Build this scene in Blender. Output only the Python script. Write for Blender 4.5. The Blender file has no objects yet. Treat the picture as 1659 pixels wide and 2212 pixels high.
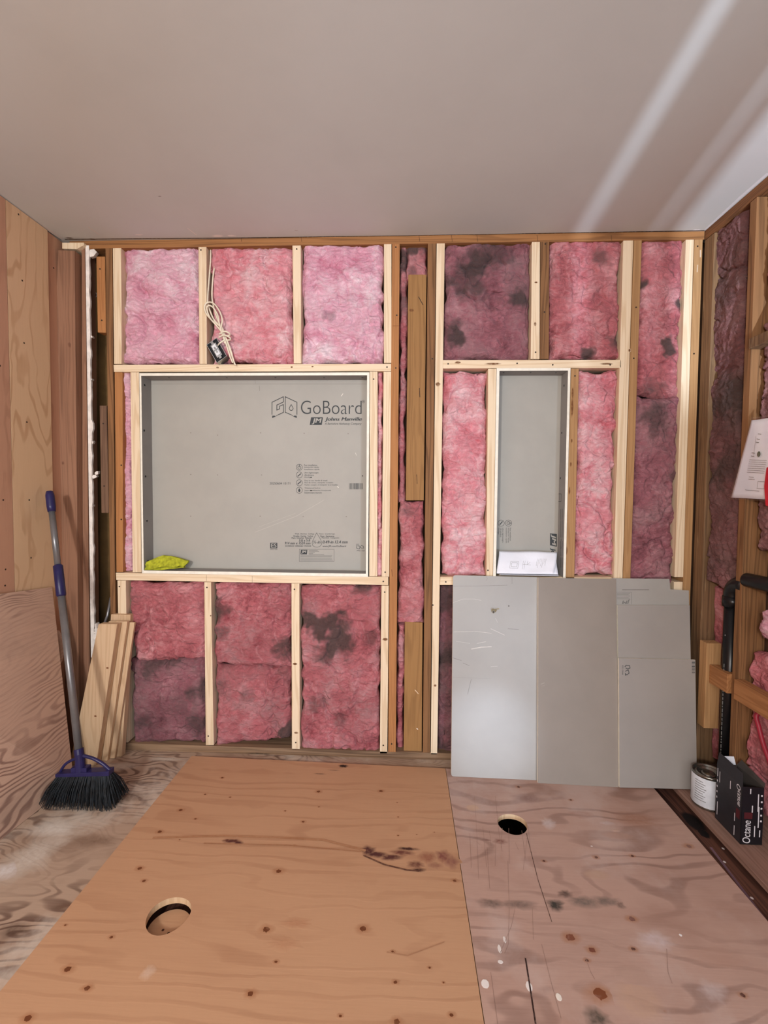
import bpy, math, random
from mathutils import Vector, Matrix, noise
random.seed(7)
sc = bpy.context.scene
COL = sc.collection

# ------------------------------------------------------------------ camera
FPX, YAW, PITCH, ROLL = 989.0, 4.18073128e-02, -3.99136832e-02, -7.80925286e-03
CX, CY, DIST, EYE = 829.5, 1106.0, 2.03, 1.18
RM = (Matrix.Rotation(YAW, 3, 'Z') @ Matrix.Rotation(PITCH, 3, 'X') @
      Matrix(((math.cos(ROLL), 0, math.sin(ROLL)), (0, 1, 0), (-math.sin(ROLL), 0, math.cos(ROLL)))))
CAM = Vector((0, -DIST, EYE))
cd = bpy.data.cameras.new('camera'); cam = bpy.data.objects.new('camera', cd); COL.objects.link(cam)
cd.sensor_fit = 'HORIZONTAL'; cd.sensor_width = 36.0; cd.lens = FPX / 1659 * 36.0; cd.clip_start = 0.02
m4 = Matrix((RM.col[0], RM.col[2], -RM.col[1])).transposed().to_4x4(); m4.translation = CAM
cam.matrix_world = m4
sc.camera = cam

# ------------------------------------------------------------------ light, world, exposure
sc.view_settings.view_transform = 'Standard'; sc.view_settings.look = 'None'
sc.view_settings.exposure = 0.0; sc.view_settings.gamma = 1.0; sc.view_settings.use_curve_mapping = False
w = bpy.data.worlds.new('world'); sc.world = w; w.use_nodes = True
w.node_tree.nodes['Background'].inputs[0].default_value = (0.75, 0.85, 1.0, 1)
w.node_tree.nodes['Background'].inputs[1].default_value = 0.5

def light(name, kind, loc, power, col, target=None, size=None, size_y=None):
    d = bpy.data.lights.new(name, kind); d.energy = power; d.color = col
    o = bpy.data.objects.new(name, d); o.location = loc; COL.objects.link(o)
    if kind == 'AREA':
        d.shape = 'RECTANGLE'; d.size = size; d.size_y = size_y or size
    elif size: d.shadow_soft_size = size
    if target is not None:
        o.rotation_euler = (Vector(target) - Vector(loc)).to_track_quat('-Z', 'Y').to_euler()
    return o
# warm work lamp standing behind the camera on the left, added soft fill across the windowless rear, daylight by the doorway on the right
light('work_lamp', 'AREA', (-0.95, -3.7, 1.75), 54, (1.0, 0.96, 0.92), (-0.2, 0, 1.1), 0.22)
light('rear_fill_light', 'AREA', (0.0, -4.0, 1.35), 50, (0.95, 0.98, 1.0), (0, 0, 1.15), 2.4, 1.7)
light('doorway_daylight', 'AREA', (1.75, -4.75, 0.55), 80, (0.66, 0.80, 1.0), (0.95, -1.6, 1.2), 0.5, 0.5)
# spot standing in for daylight off the floor; added boards slice it into ceiling streaks
sp = light('ceiling_streak_spot', 'SPOT', (0.55, -4.2, 0.2), 800, (0.70, 0.83, 1.0), (1.26, -0.30, 2.30), 0.018)
gl = light('sheet_glow_spot', 'SPOT', (0.55, -2.85, 0.22), 110, (0.70, 0.82, 1.0), (0.37, -0.13, 0.16), 0.03)  # added spot for the bluish glow low on the leftmost sheet
gl.data.spot_size = math.radians(11); gl.data.spot_blend = 1.0
sp.data.spot_size = math.radians(23); sp.data.spot_blend = 0.55

# ------------------------------------------------------------------ pixels to points on real planes
def ray(px, py): return RM @ Vector(((px - CX) / FPX, 1.0, -(py - CY) / FPX))
def W(px, py, Y=0.0):
    d = ray(px, py); return CAM + d * ((Y + DIST) / d.y)
def F(px, py, Z=0.0):
    d = ray(px, py); return CAM + d * ((Z - EYE) / d.z)
def S(px, py, X):
    d = ray(px, py); return CAM + d * (X / d.x)

# ------------------------------------------------------------------ colour and material helpers
def lin(r, g, b):
    f = lambda c: (c / 255 / 12.92) if c / 255 <= .04045 else ((c / 255 + .055) / 1.055) ** 2.4
    return (f(r), f(g), f(b), 1.0)

class NT:
    def __init__(s, name, rough=0.7, metal=0.0):
        s.m = bpy.data.materials.new(name); s.m.use_nodes = True; s.t = s.m.node_tree
        s.b = s.t.nodes['Principled BSDF']; s.b.inputs['Roughness'].default_value = rough
        s.b.inputs['Metallic'].default_value = metal
        s.b.inputs['Specular IOR Level'].default_value = 0.35
    def n(s, kind, **kw):
        nd = s.t.nodes.new(kind)
        for k, v in kw.items():
            if k in nd.inputs.keys(): s.set(nd.inputs[k], v)
            else: setattr(nd, k, v)
        return nd
    def set(s, sock, v):
        if hasattr(v, 'is_output') or isinstance(v, bpy.types.NodeSocket): s.t.links.new(v, sock)
        else: sock.default_value = v
    def math(s, op, a, b=0.0, c=0.0, clamp=False):
        nd = s.t.nodes.new('ShaderNodeMath'); nd.operation = op; nd.use_clamp = clamp
        for i, v in enumerate((a, b, c)): s.set(nd.inputs[i], v)
        return nd.outputs[0]
    def mix(s, fac, a, b, mode='MIX'):
        nd = s.t.nodes.new('ShaderNodeMix'); nd.data_type = 'RGBA'; nd.blend_type = mode
        s.set(nd.inputs[0], fac); s.set(nd.inputs[6], a); s.set(nd.inputs[7], b)
        return nd.outputs[2]
    def ramp(s, fac, stops):
        nd = s.t.nodes.new('ShaderNodeValToRGB'); s.set(nd.inputs[0], fac)
        e = nd.color_ramp.elements
        while len(e) < len(stops): e.new(0.5)
        for i, (p, c) in enumerate(stops):
            e[i].position = p; e[i].color = c if len(c) == 4 else (*c, 1)
        return nd.outputs[0]
    def smooth(s, v, lo, hi):
        nd = s.t.nodes.new('ShaderNodeMapRange'); nd.interpolation_type = 'SMOOTHSTEP'
        s.set(nd.inputs[0], v); nd.inputs[1].default_value = lo; nd.inputs[2].default_value = hi
        return nd.outputs[0]
    def coords(s, scale=(1, 1, 1), rnd=True, warp=0.0, wscale=3.0):
        tc = s.t.nodes.new('ShaderNodeTexCoord'); v = tc.outputs['Object']
        if rnd:
            oi = s.t.nodes.new('ShaderNodeObjectInfo'); vm = s.t.nodes.new('ShaderNodeVectorMath'); vm.operation = 'MULTIPLY_ADD'
            s.t.links.new(oi.outputs['Random'], vm.inputs[0]); vm.inputs[1].default_value = (17, 31, 23); s.t.links.new(v, vm.inputs[2]); v = vm.outputs[0]
        if warp:
            nz = s.n('ShaderNodeTexNoise', Vector=v, Scale=wscale, Detail=2.0)
            vm = s.t.nodes.new('ShaderNodeVectorMath'); vm.operation = 'MULTIPLY_ADD'
            s.t.links.new(nz.outputs['Color'], vm.inputs[0]); vm.inputs[1].default_value = (warp,) * 3; s.t.links.new(v, vm.inputs[2]); v = vm.outputs[0]
        mp = s.t.nodes.new('ShaderNodeMapping'); mp.inputs['Scale'].default_value = scale; s.t.links.new(v, mp.inputs[0])
        return mp.outputs[0]
    def noise(s, vec, scale, detail=3.0, rough=0.5, dist=0.0):
        return s.n('ShaderNodeTexNoise', Vector=vec, Scale=scale, Detail=detail, Roughness=rough, Distortion=dist).outputs['Fac']
    def bump(s, h, strength=0.3, dist=0.002):
        nd = s.n('ShaderNodeBump', Strength=strength, Distance=dist, Height=h); s.t.links.new(nd.outputs[0], s.b.inputs['Normal'])
    def done(s, col, marks=True):
        if marks:
            at = s.t.nodes.new('ShaderNodeAttribute'); at.attribute_name = 'mark'
            nz = s.noise(s.coords((1, 1, 1), False), 90.0, 3.0)
            a = s.math('MULTIPLY', at.outputs['Alpha'], s.math('MULTIPLY_ADD', nz, 1.3, 0.45), clamp=True)
            col = s.mix(a, col, at.outputs['Color'])
        s.set(s.b.inputs['Base Color'], col)
        return s.m

AX = {'X': 0, 'Y': 1, 'Z': 2}
def stretch(axis, across, along):
    v = [across] * 3; v[AX[axis]] = along; return tuple(v)

def wood(name, base, dark, axis='Z', ring=0.5, streak=0.5, rough=0.75, blotch=0.3, spec=None):
    t = NT(name, rough)
    fine = t.noise(t.coords(stretch(axis, 130, 4)), 1.0, 4.0, 0.6)
    rn = t.noise(t.coords(stretch(axis, 15, 0.55), True, 0.012, 4.0), 1.0, 2.0, 0.45)
    wv = t.math('SINE', t.math('MULTIPLY', rn, 78.0))
    wv = t.smooth(wv, -0.2, 1.0)
    big = t.noise(t.coords((2.2, 2.2, 2.2)), 1.0, 3.0)
    f = t.math('ADD', t.math('MULTIPLY', wv, ring), t.math('MULTIPLY', t.math('SUBTRACT', fine, 0.42), streak * 1.6), clamp=True)
    f = t.math('ADD', f, t.math('MULTIPLY', t.math('SUBTRACT', big, 0.45), blotch), clamp=True)
    col = t.mix(f, lin(*base), lin(*dark))
    if spec:      # worn pale fibres
        sp = t.smooth(t.noise(t.coords(stretch(axis, 60, 9)), 1.0, 4.0), 0.62, 0.75)
        col = t.mix(t.math('MULTIPLY', sp, 0.55), col, lin(*spec))
    t.bump(t.math('ADD', fine, wv), 0.18, 0.0012)
    return t.done(col)

def ply(name, base, dark, axis='X', freq=16.0, contour=0.5, streak=0.35, pale=None, pale_amt=0.0, stain=None, stain_amt=0.0, along=0.8, across=3.2, rough=0.7, warp=0.06, sharp=0.35, lines=0.0, blotch=0.7, cross='Y'):
    t = NT(name, rough)
    n = t.noise(t.coords(stretch(axis, across, along), False, warp, 5.0), 1.0, 2.5, 0.5)
    sx = t.n('ShaderNodeSeparateXYZ', Vector=t.coords((1, 1, 1), False))
    ph = t.math('ADD', t.math('MULTIPLY', n, freq * 6.283), t.math('MULTIPLY', sx.outputs[AX[cross]], lines * 6.283))
    wv = t.math('SINE', ph)
    line = t.smooth(wv, sharp, 1.0)
    amp = t.smooth(t.noise(t.coords((2.3, 2.3, 2.3), False), 1.0, 3.0), 0.38, 0.62)
    fine = t.noise(t.coords(stretch(axis, 170, 7), False), 1.0, 4.0, 0.65)
    big = t.noise(t.coords(stretch(axis, 5.0, 1.6), False), 1.0, 5.0, 0.6)
    f = t.math('MULTIPLY', line, t.math('MULTIPLY_ADD', amp, contour, contour * 0.15))
    f = t.math('ADD', f, t.math('MULTIPLY', t.math('SUBTRACT', fine, 0.45), streak), clamp=True)
    f = t.math('ADD', f, t.math('MULTIPLY', t.math('SUBTRACT', big, 0.5), blotch), clamp=True)
    col = t.mix(f, lin(*base), lin(*dark))
    if stain:
        sn = t.smooth(t.noise(t.coords(stretch(axis, 3.0, 1.5), False), 1.3, 5.0, 0.6), 0.5, 0.72)
        col = t.mix(t.math('MULTIPLY', sn, stain_amt), col, lin(*stain))
    if pale:
        pn = t.smooth(t.noise(t.coords((2.6, 2.6, 2.6), False), 1.0, 6.0, 0.62), 0.5, 0.68)
        col = t.mix(t.math('MULTIPLY', pn, pale_amt), col, lin(*pale))
    t.bump(t.math('ADD', fine, line), 0.15, 0.001)
    return t.done(col)

def plain(name, rgb, rough=0.6, metal=0.0, var=0.08, vscale=14.0, bump=0.0, spec=0.35):
    t = NT(name, rough, metal); t.b.inputs['Specular IOR Level'].default_value = spec
    c = t.coords((1, 1, 1))
    nz = t.noise(c, vscale, 5.0, 0.6)
    d = tuple(x * (1 - var * 2.2) for x in lin(*rgb)[:3]) + (1,)
    l = tuple(min(1, x * (1 + var * 1.2)) for x in lin(*rgb)[:3]) + (1,)
    if bump: t.bump(t.noise(c, vscale * 14, 3.0), bump, 0.001)
    return t.done(t.mix(t.smooth(nz, 0.3, 0.7), d, l))

def fibre(name, light_, mid, deep, grime):
    """fibreglass wool: swirls of pale strands over saturated pink; grime attribute = dust caught in the wool"""
    t = NT(name, 1.0); t.b.inputs['Specular IOR Level'].default_value = 0.05
    t.b.inputs['Sheen Weight'].default_value = 0.08; t.b.inputs['Sheen Roughness'].default_value = 0.6
    wv = t.coords((1, 1, 1), True, 0.07, 7.0)
    swirl = t.noise(wv, 9.0, 7.0, 0.66, 0.5)
    strands = t.noise(t.coords((1.0, 0.6, 1.9), True, 0.06, 11.0), 38.0, 6.0, 0.72, 0.8)
    wisp = t.smooth(t.noise(t.coords((1.5, 1.5, 0.5), True, 0.16, 6.0), 26.0, 4.0, 0.6, 0.6), 0.56, 0.72)
    blot = t.noise(t.coords((1, 1, 1)), 4.5, 4.0, 0.6)
    broad = t.noise(t.coords((1, 1, 1), True, 0.05, 6.0), 5.5, 5.0, 0.62)
    f = t.math('ADD', t.math('MULTIPLY', swirl, 0.38), t.math('ADD', t.math('MULTIPLY', strands, 0.26), t.math('MULTIPLY', broad, 0.36)))
    col = t.ramp(f, [(0.38, lin(*deep)), (0.48, lin(*mid)), (0.60, lin(*light_))])
    col = t.mix(t.math('MULTIPLY', t.smooth(blot, 0.40, 0.66), 0.55), col, lin(*mid))
    col = t.mix(t.math('MULTIPLY', wisp, 0.35), col, lin(*light_))
    at = t.n('ShaderNodeAttribute', attribute_name='grime')
    g = t.math('ADD', at.outputs['Fac'], t.math('MULTIPLY', t.math('SUBTRACT', f, 0.5), 1.6))
    g = t.math('MULTIPLY', t.smooth(g, 0.05, 1.0), t.smooth(at.outputs['Fac'], 0.0, 0.3))
    col = t.mix(t.math('MULTIPLY', g, 0.92), col, lin(*grime))
    # folds: warped cell borders sink as narrow grooves, switched on and off by a broad noise
    vo = t.n('ShaderNodeTexVoronoi', feature='DISTANCE_TO_EDGE', Vector=t.coords((1.0, 1.0, 1.35), True, 0.11, 8.0), Scale=8.5)
    gr = t.math('SUBTRACT', 1.0, t.smooth(vo.outputs['Distance'], 0.0, 0.085))
    on = t.smooth(t.noise(t.coords((1, 1, 1)), 7.0, 2.0), 0.46, 0.64)
    h = t.math('ADD', t.math('MULTIPLY', swirl, 1.3), t.math('MULTIPLY', strands, 0.75))
    h = t.math('SUBTRACT', h, t.math('MULTIPLY', t.math('MULTIPLY', gr, on), 0.32))
    t.bump(h, 0.9, 0.018)
    return t.done(col)

M = {}
M['new'] = wood('new_pine', (232, 212, 182), (200, 168, 128), ring=0.42, streak=0.35)
M['newx'] = wood('new_pine_lying', (234, 214, 184), (204, 172, 130), axis='X', ring=0.38, streak=0.35)
M['bundle'] = wood('new_pine_bundle', (210, 180, 146), (180, 144, 108), ring=0.35, streak=0.3)
M['old'] = wood('old_fir', (140, 100, 64), (88, 60, 36), ring=0.5, streak=0.7)
M['orange'] = wood('orange_fir', (178, 124, 76), (138, 88, 50), ring=0.3, streak=0.5)
M['tan'] = wood('tan_fir', (178, 138, 94), (138, 100, 62), ring=0.3, streak=0.5)
M['board'] = wood('old_board', (158, 118, 72), (118, 82, 46), ring=0.3, streak=0.5, blotch=0.8)
M['oldx'] = wood('old_fir_lying', (160, 112, 68), (104, 68, 38), axis='X', ring=0.5, streak=0.7)
M['oldy'] = wood('old_fir_running', (128, 86, 52), (76, 48, 28), axis='Y', ring=0.5, streak=0.7)
M['orangey'] = wood('orange_block_wood', (170, 120, 76), (128, 82, 46), axis='Y', ring=0.4, streak=0.5)
M['weather'] = wood('weathered_stud', (132, 102, 72), (82, 60, 42), ring=0.4, streak=1.0, blotch=0.9, spec=(160, 134, 100))
M['corner'] = wood('reddish_corner_wood', (152, 112, 88), (110, 76, 58), ring=0.35, streak=0.6, blotch=0.8)
M['platewood'] = wood('dirty_plate_wood', (150, 122, 96), (92, 70, 52), axis='X', ring=0.4, streak=0.8, blotch=1.2)
M['greyblock'] = wood('grey_block_wood', (120, 92, 72), (86, 62, 48), ring=0.4, streak=0.8)
M['joist'] = wood('dark_joist_wood', (104, 66, 52), (58, 34, 28), axis='Y', ring=0.5, streak=0.9, blotch=1.0)
M['ledge'] = wood('ledge_wood', (150, 118, 104), (116, 86, 74), axis='Y', ring=0.4, streak=0.6, blotch=0.8)
M['ply_new'] = ply('floor_plywood_clean', (196, 154, 120), (158, 112, 82), freq=9, contour=0.26, streak=0.45, along=0.55, across=4.5, sharp=0.3, blotch=0.6, lines=16)
M['ply_worn'] = ply('floor_plywood_worn', (190, 158, 144), (122, 92, 82), freq=12, contour=0.45, streak=0.42, along=0.9, across=3.4, pale=(206, 188, 182), pale_amt=0.45, stain=(150, 112, 96), stain_amt=0.4, sharp=0.3, lines=9)
M['ply_old'] = ply('old_subfloor', (182, 158, 138), (108, 84, 72), freq=26, contour=0.75, streak=0.45, along=1.6, across=4.5, pale=(214, 204, 192), pale_amt=0.8, stain=(120, 94, 78), stain_amt=0.6, sharp=-0.1)
M['ply_lean'] = ply('leaning_plywood', (206, 172, 150), (142, 110, 96), axis='Y', freq=24, contour=0.8, streak=0.7, along=1.5, across=4.2, stain=(150, 128, 114), stain_amt=0.5, sharp=-0.2, lines=46, cross='Z')
M['panel_brown'] = ply('brown_wall_panel', (194, 148, 120), (148, 106, 82), axis='Z', freq=9, contour=0.3, streak=0.6, along=0.5, across=7.0, lines=8, blotch=0.5)
M['panel_pine'] = ply('pine_wall_panel', (220, 186, 148), (188, 146, 108), axis='Z', freq=16, contour=0.6, streak=0.35, along=0.8, across=4.5, sharp=0.45, blotch=0.4)
M['ceiling'] = plain('ceiling_paint', (204, 206, 203), 0.75, 0, 0.012, 3.0, 0.08, 0.2)
M['sheath'] = wood('sheathing', (88, 62, 44), (48, 32, 24), ring=0.4, streak=0.8)
M['olive'] = plain('drywall_back_paper', (112, 86, 50), 0.9, 0, 0.15, 5.0)
M['wallpaint'] = plain('plain_wall_paint', (205, 196, 188), 0.8, 0, 0.02)
M['drywall'] = plain('broken_gypsum', (238, 232, 226), 0.95, 0, 0.06, 40.0, 0.3)
M['foam'] = plain('foam_edge', (240, 236, 222), 0.9, 0, 0.03, 40.0)
M['board_grey'] = plain('backer_board_face', (166, 163, 155), 0.55, 0, 0.02, 6.0)
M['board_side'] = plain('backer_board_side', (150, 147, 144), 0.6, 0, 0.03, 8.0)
M['sheet_a'] = plain('backer_sheet_pale', (162, 159, 154), 0.40, 0, 0.025, 4.0, 0.0, 0.5)
M['sheet_b'] = plain('backer_sheet_taupe', (143, 134, 125), 0.5, 0, 0.03, 3.0)
M['sheet_c'] = plain('backer_sheet_mid', (154, 149, 144), 0.45, 0, 0.02, 4.0)
M['ink'] = plain('dark_print', (62, 66, 68), 0.7, 0, 0.02)
M['ink_soft'] = plain('faint_print', (112, 112, 110), 0.7, 0, 0.02)
M['cable'] = plain('white_cable', (232, 222, 200), 0.45, 0, 0.05, 30.0)
M['steel'] = plain('galvanised_steel', (168, 172, 174), 0.35, 0.8, 0.15, 60.0)
M['darkmetal'] = plain('dark_box_inside', (28, 28, 30), 0.6, 0.2, 0.1)
M['device'] = plain('white_device', (225, 228, 230), 0.4, 0, 0.04)
M['navy'] = plain('navy_plastic', (40, 37, 82), 0.35, 0, 0.08, 20.0)
M['pole'] = plain('grey_tube', (128, 128, 130), 0.32, 0.5, 0.05, 20.0)
M['bristle'] = plain('black_bristle', (30, 36, 42), 0.55, 0, 0.4, 50.0)
M['abs'] = plain('black_pipe_plastic', (20, 20, 22), 0.3, 0, 0.1, 20.0)
M['white'] = plain('white_paper', (240, 243, 252), 0.8, 0, 0.02)
M['canlabel'] = plain('can_label', (214, 220, 228), 0.4, 0, 0.04, 30.0)
M['canmetal'] = plain('can_metal', (150, 148, 140), 0.25, 0.9, 0.15, 30.0)
M['carton'] = plain('black_carton', (42, 42, 48), 0.42, 0, 0.08, 10.0)
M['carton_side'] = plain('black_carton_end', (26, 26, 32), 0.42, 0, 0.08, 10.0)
M['cartonin'] = plain('carton_inside', (70, 64, 60), 0.9, 0, 0.05)
M['cartonwhite'] = plain('carton_print', (220, 220, 226), 0.6, 0, 0.02)
M['cartonred'] = plain('carton_red_print', (82, 30, 36), 0.6, 0, 0.05)
M['red'] = plain('red_plastic', (200, 36, 52), 0.35, 0, 0.08)
M['redpipe'] = plain('crimson_pipe', (150, 36, 54), 0.45, 0, 0.08)
M['cloth'] = plain('yellow_green_cloth', (178, 182, 48), 0.95, 0, 0.16, 60.0, 0.9)
M['nail'] = plain('nail_head', (60, 48, 40), 0.5, 0.3, 0.1)
M['blackhole'] = plain('crawl_space_dirt', (30, 26, 24), 1.0, 0, 0.2)
t = NT('clear_bag', 0.12); tr_ = t.n('ShaderNodeBsdfTransparent'); gs = t.n('ShaderNodeBsdfGlossy', Roughness=0.08); mx = t.n('ShaderNodeMixShader'); mx.inputs[0].default_value = 0.07; t.t.links.new(tr_.outputs[0], mx.inputs[1]); t.t.links.new(gs.outputs[0], mx.inputs[2]); t.t.links.new(mx.outputs[0], t.t.nodes['Material Output'].inputs[0])
M['bag'] = t.m
M['pink'] = fibre('pink_wool', (252, 228, 236), (236, 174, 194), (206, 116, 142), (92, 78, 78))
M['salmon'] = fibre('salmon_wool', (250, 216, 220), (232, 152, 162), (208, 96, 108), (92, 74, 72))
M['rose'] = fibre('rose_wool', (230, 170, 174), (196, 114, 120), (142, 62, 70), (78, 64, 60))
M['brownwool'] = fibre('brown_stained_wool', (172, 130, 128), (134, 88, 88), (86, 50, 52), (70, 56, 50))
M['dusty'] = fibre('dusty_wool', (204, 154, 160), (164, 104, 114), (112, 60, 68), (72, 60, 58))

# ------------------------------------------------------------------ mesh builder
class MB:
    def __init__(s): s.v = []; s.f = []; s.fm = []; s.c = []; s.lift = 0.00015
    def vert(s, p, c=(0, 0, 0, 0)): s.v.append(Vector(p)); s.c.append(c); return len(s.v) - 1
    def face(s, idx, m=0): s.f.append(tuple(idx)); s.fm.append(m)
    def hexa(s, a, b, m=0):
        """a, b: two matching rings of points, front and back"""
        n = len(a); ia = [s.vert(p) for p in a]; ib = [s.vert(p) for p in b]
        s.face(ia, m); s.face(ib[::-1], m)
        for i in range(n):
            j = (i + 1) % n; s.face((ia[j], ia[i], ib[i], ib[j]), m)
        return s
    def box(s, p, q, m=0):
        (x0, y0, z0), (x1, y1, z1) = p, q
        a = [(x0, y0, z0), (x1, y0, z0), (x1, y0, z1), (x0, y0, z1)]
        return s.hexa(a, [(x, y1, z) for x, y, z in a], m)
    def disc(s, c, u, v, r0, r1, col, a=1.0, m=0, n=14, jag=0.0, solid=0.6, off=None):
        """a mark lying on a face: fades to nothing at its rim"""
        c = Vector(c); u = Vector(u).normalized(); v = Vector(v).normalized()
        s.lift += 0.000006
        off = off.normalized() * (s.lift + max(0, off.length - .0005)) if off else u.cross(v).normalized() * s.lift
        rgb = lin(*col)[:3]; ctr = s.vert(c + off, (*rgb, a)); rings = []
        for k, fr in ((0, solid), (1, 1.0)):
            ring = []
            for i in range(n):
                an = 2 * math.pi * i / n; j = 1 + jag * (random.random() - 0.5)
                ring.append(s.vert(c + off * (1 if k == 0 else .25) + (u * math.cos(an) * r0 + v * math.sin(an) * r1) * fr * j, (*rgb, a if k == 0 else 0.0)))
            rings.append(ring)
        for i in range(n):
            j = (i + 1) % n
            s.face((ctr, rings[0][i], rings[0][j]), m); s.face((rings[0][i], rings[1][i], rings[1][j], rings[0][j]), m)
    def stroke(s, pts, wd, nrm, col, a=1.0, m=0):
        nrm = Vector(nrm).normalized(); rgb = lin(*col)[:3]; prev = None; s.lift += 0.000006
        for i, p in enumerate(pts):
            p = Vector(p); q = Vector(pts[min(i + 1, len(pts) - 1)]) - Vector(pts[max(i - 1, 0)])
            sd = q.cross(nrm).normalized() * wd / 2; o = nrm * s.lift
            cur = (s.vert(p + sd + o, (*rgb, a)), s.vert(p - sd + o, (*rgb, a)))
            if prev: s.face((prev[0], prev[1], cur[1], cur[0]), m)
            prev = cur
    def quad(s, pts, m=0): s.face([s.vert(p) for p in pts], m)
    def tube(s, pts, r, n=10, m=0, caps=True, smooth_pts=0):
        pts = [Vector(p) for p in pts]
        if smooth_pts: pts = catmull(pts, smooth_pts)
        rr = r if callable(r) else (lambda k: r)
        rings = []; up = Vector((0.31, 0.83, 0.46)).normalized()
        for i, p in enumerate(pts):
            d = (pts[min(i + 1, len(pts) - 1)] - pts[max(i - 1, 0)]).normalized()
            a = (up - d * up.dot(d)).normalized(); b = d.cross(a); up = a
            k = i / max(1, len(pts) - 1)
            rings.append([s.vert(p + (a * math.cos(2 * math.pi * j / n) + b * math.sin(2 * math.pi * j / n)) * rr(k)) for j in range(n)])
        for i in range(len(rings) - 1):
            for j in range(n):
                q = (j + 1) % n; s.face((rings[i][j], rings[i][q], rings[i + 1][q], rings[i + 1][j]), m)
        if caps: s.face(rings[0][::-1], m); s.face(rings[-1], m)
        return s
    def lathe(s, c, prof, n=40, m=0):
        c = Vector(c); rings = []
        for r, z in prof: rings.append([s.vert(c + Vector((math.cos(2 * math.pi * j / n) * r, math.sin(2 * math.pi * j / n) * r, z))) for j in range(n)])
        for i in range(len(rings) - 1):
            for j in range(n):
                q = (j + 1) % n; s.face((rings[i][j], rings[i][q], rings[i + 1][q], rings[i + 1][j]), m)
        return s
    def add_mesh(s, verts, faces, m=0):
        b = len(s.v)
        for p in verts: s.vert(p)
        for f in faces: s.face([b + i for i in f], m)
    def split(s, name, mats, parent, gap=0.022):
        """one part for each cluster of touching or neighbouring pieces"""
        n = len(s.v); par = list(range(n))
        def find(i):
            while par[i] != i: par[i] = par[par[i]]; i = par[i]
            return i
        for f in s.f:
            for i in f[1:]: par[find(i)] = find(f[0])
        boxes = {}
        for i in range(n):
            r = find(i); p = s.v[i]
            if r not in boxes: boxes[r] = [p.copy(), p.copy()]
            b = boxes[r]
            for k in range(3): b[0][k] = min(b[0][k], p[k]); b[1][k] = max(b[1][k], p[k])
        keys = list(boxes)
        for a in range(len(keys)):
            A = boxes[keys[a]]
            for c in range(a):
                B = boxes[keys[c]]
                if find(keys[a]) != find(keys[c]) and sum(max(0, A[0][k] - B[1][k], B[0][k] - A[1][k]) ** 2 for k in range(3)) < gap * gap: par[find(keys[a])] = find(keys[c])
        groups = {}
        for fi, f in enumerate(s.f): groups.setdefault(find(f[0]), []).append(fi)
        for g in groups.values():
            mb = MB(); mp = {}
            for fi in g:
                for i in s.f[fi]:
                    if i not in mp: mp[i] = mb.vert(s.v[i], s.c[i])
                mb.face([mp[i] for i in s.f[fi]], s.fm[fi])
            mb.build(name, mats, parent)
    def build(s, name, mats, parent=None, loc=None, smooth=False, bevel=0.0, grime=None):
        if not isinstance(mats, (list, tuple)): mats = [mats]
        if parent is not None: loc = parent['_o']
        o3 = Vector(loc) if loc is not None else Vector((sum(p.x for p in s.v) / len(s.v), sum(p.y for p in s.v) / len(s.v), min(p.z for p in s.v)))
        me = bpy.data.meshes.new(name); me.from_pydata([p - o3 for p in s.v], [], s.f)
        for m in mats: me.materials.append(M[m] if isinstance(m, str) else m)
        me.polygons.foreach_set('material_index', s.fm)
        if smooth: me.polygons.foreach_set('use_smooth', [True] * len(s.f))
        if True:
            at = me.attributes.new('mark', 'FLOAT_COLOR', 'POINT'); at.data.foreach_set('color', [x for c in s.c for x in c])
        if grime:
            at = me.attributes.new('grime', 'FLOAT', 'POINT'); at.data.foreach_set('value', grime)
        me.update()
        o = bpy.data.objects.new(name, me); COL.objects.link(o)
        if parent is not None: o.parent = parent
        else: o.location = o3
        if bevel:
            b = o.modifiers.new('edge', 'BEVEL'); b.width = bevel; b.segments = 2; b.limit_method = 'ANGLE'
        o['_o'] = tuple(o3)
        return o

def catmull(p, k):
    out = []
    for i in range(len(p) - 1):
        a, b, c, d = p[max(i - 1, 0)], p[i], p[i + 1], p[min(i + 2, len(p) - 1)]
        for j in range(k):
            t = j / k
            out.append(0.5 * (2 * b + (c - a) * t + (2 * a - 5 * b + 4 * c - d) * t * t + (3 * b - a - 3 * c + d) * t ** 3))
    out.append(p[-1]); return out

def tag(o, label, cat, group=None):
    o['label'] = label; o['category'] = cat
    if group: o['group'] = group
    return o
def thing(name, loc, label, cat, group=None):
    o = bpy.data.objects.new(name, None); o.location = loc; o.empty_display_size = 0.05; COL.objects.link(o); o['_o'] = tuple(loc)
    return tag(o, label, cat, group)
def struct(o): o['kind'] = 'structure'; return o

_txt = {}
def text_geo(s, shear=0.0, offset=0.0):
    k = (s, shear, offset)
    if k not in _txt:
        cu = bpy.data.curves.new('lettering', 'FONT'); cu.body = s; cu.size = 1; cu.shear = shear; cu.offset = offset; cu.resolution_u = 5
        ob = bpy.data.objects.new('lettering', cu); COL.objects.link(ob)
        dg = bpy.context.evaluated_depsgraph_get(); me = bpy.data.meshes.new_from_object(ob.evaluated_get(dg))
        vs = [v.co.copy() for v in me.vertices]; fs = [tuple(p.vertices) for p in me.polygons]
        bpy.data.objects.remove(ob); bpy.data.curves.remove(cu); bpy.data.meshes.remove(me)
        x0 = min(v.x for v in vs); x1 = max(v.x for v in vs); y0 = min(v.y for v in vs); y1 = max(v.y for v in vs)
        _txt[k] = ([((v.x - x0) / (x1 - x0), (v.y - y0) / (y1 - y0)) for v in vs], fs)
    return _txt[k]
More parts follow.
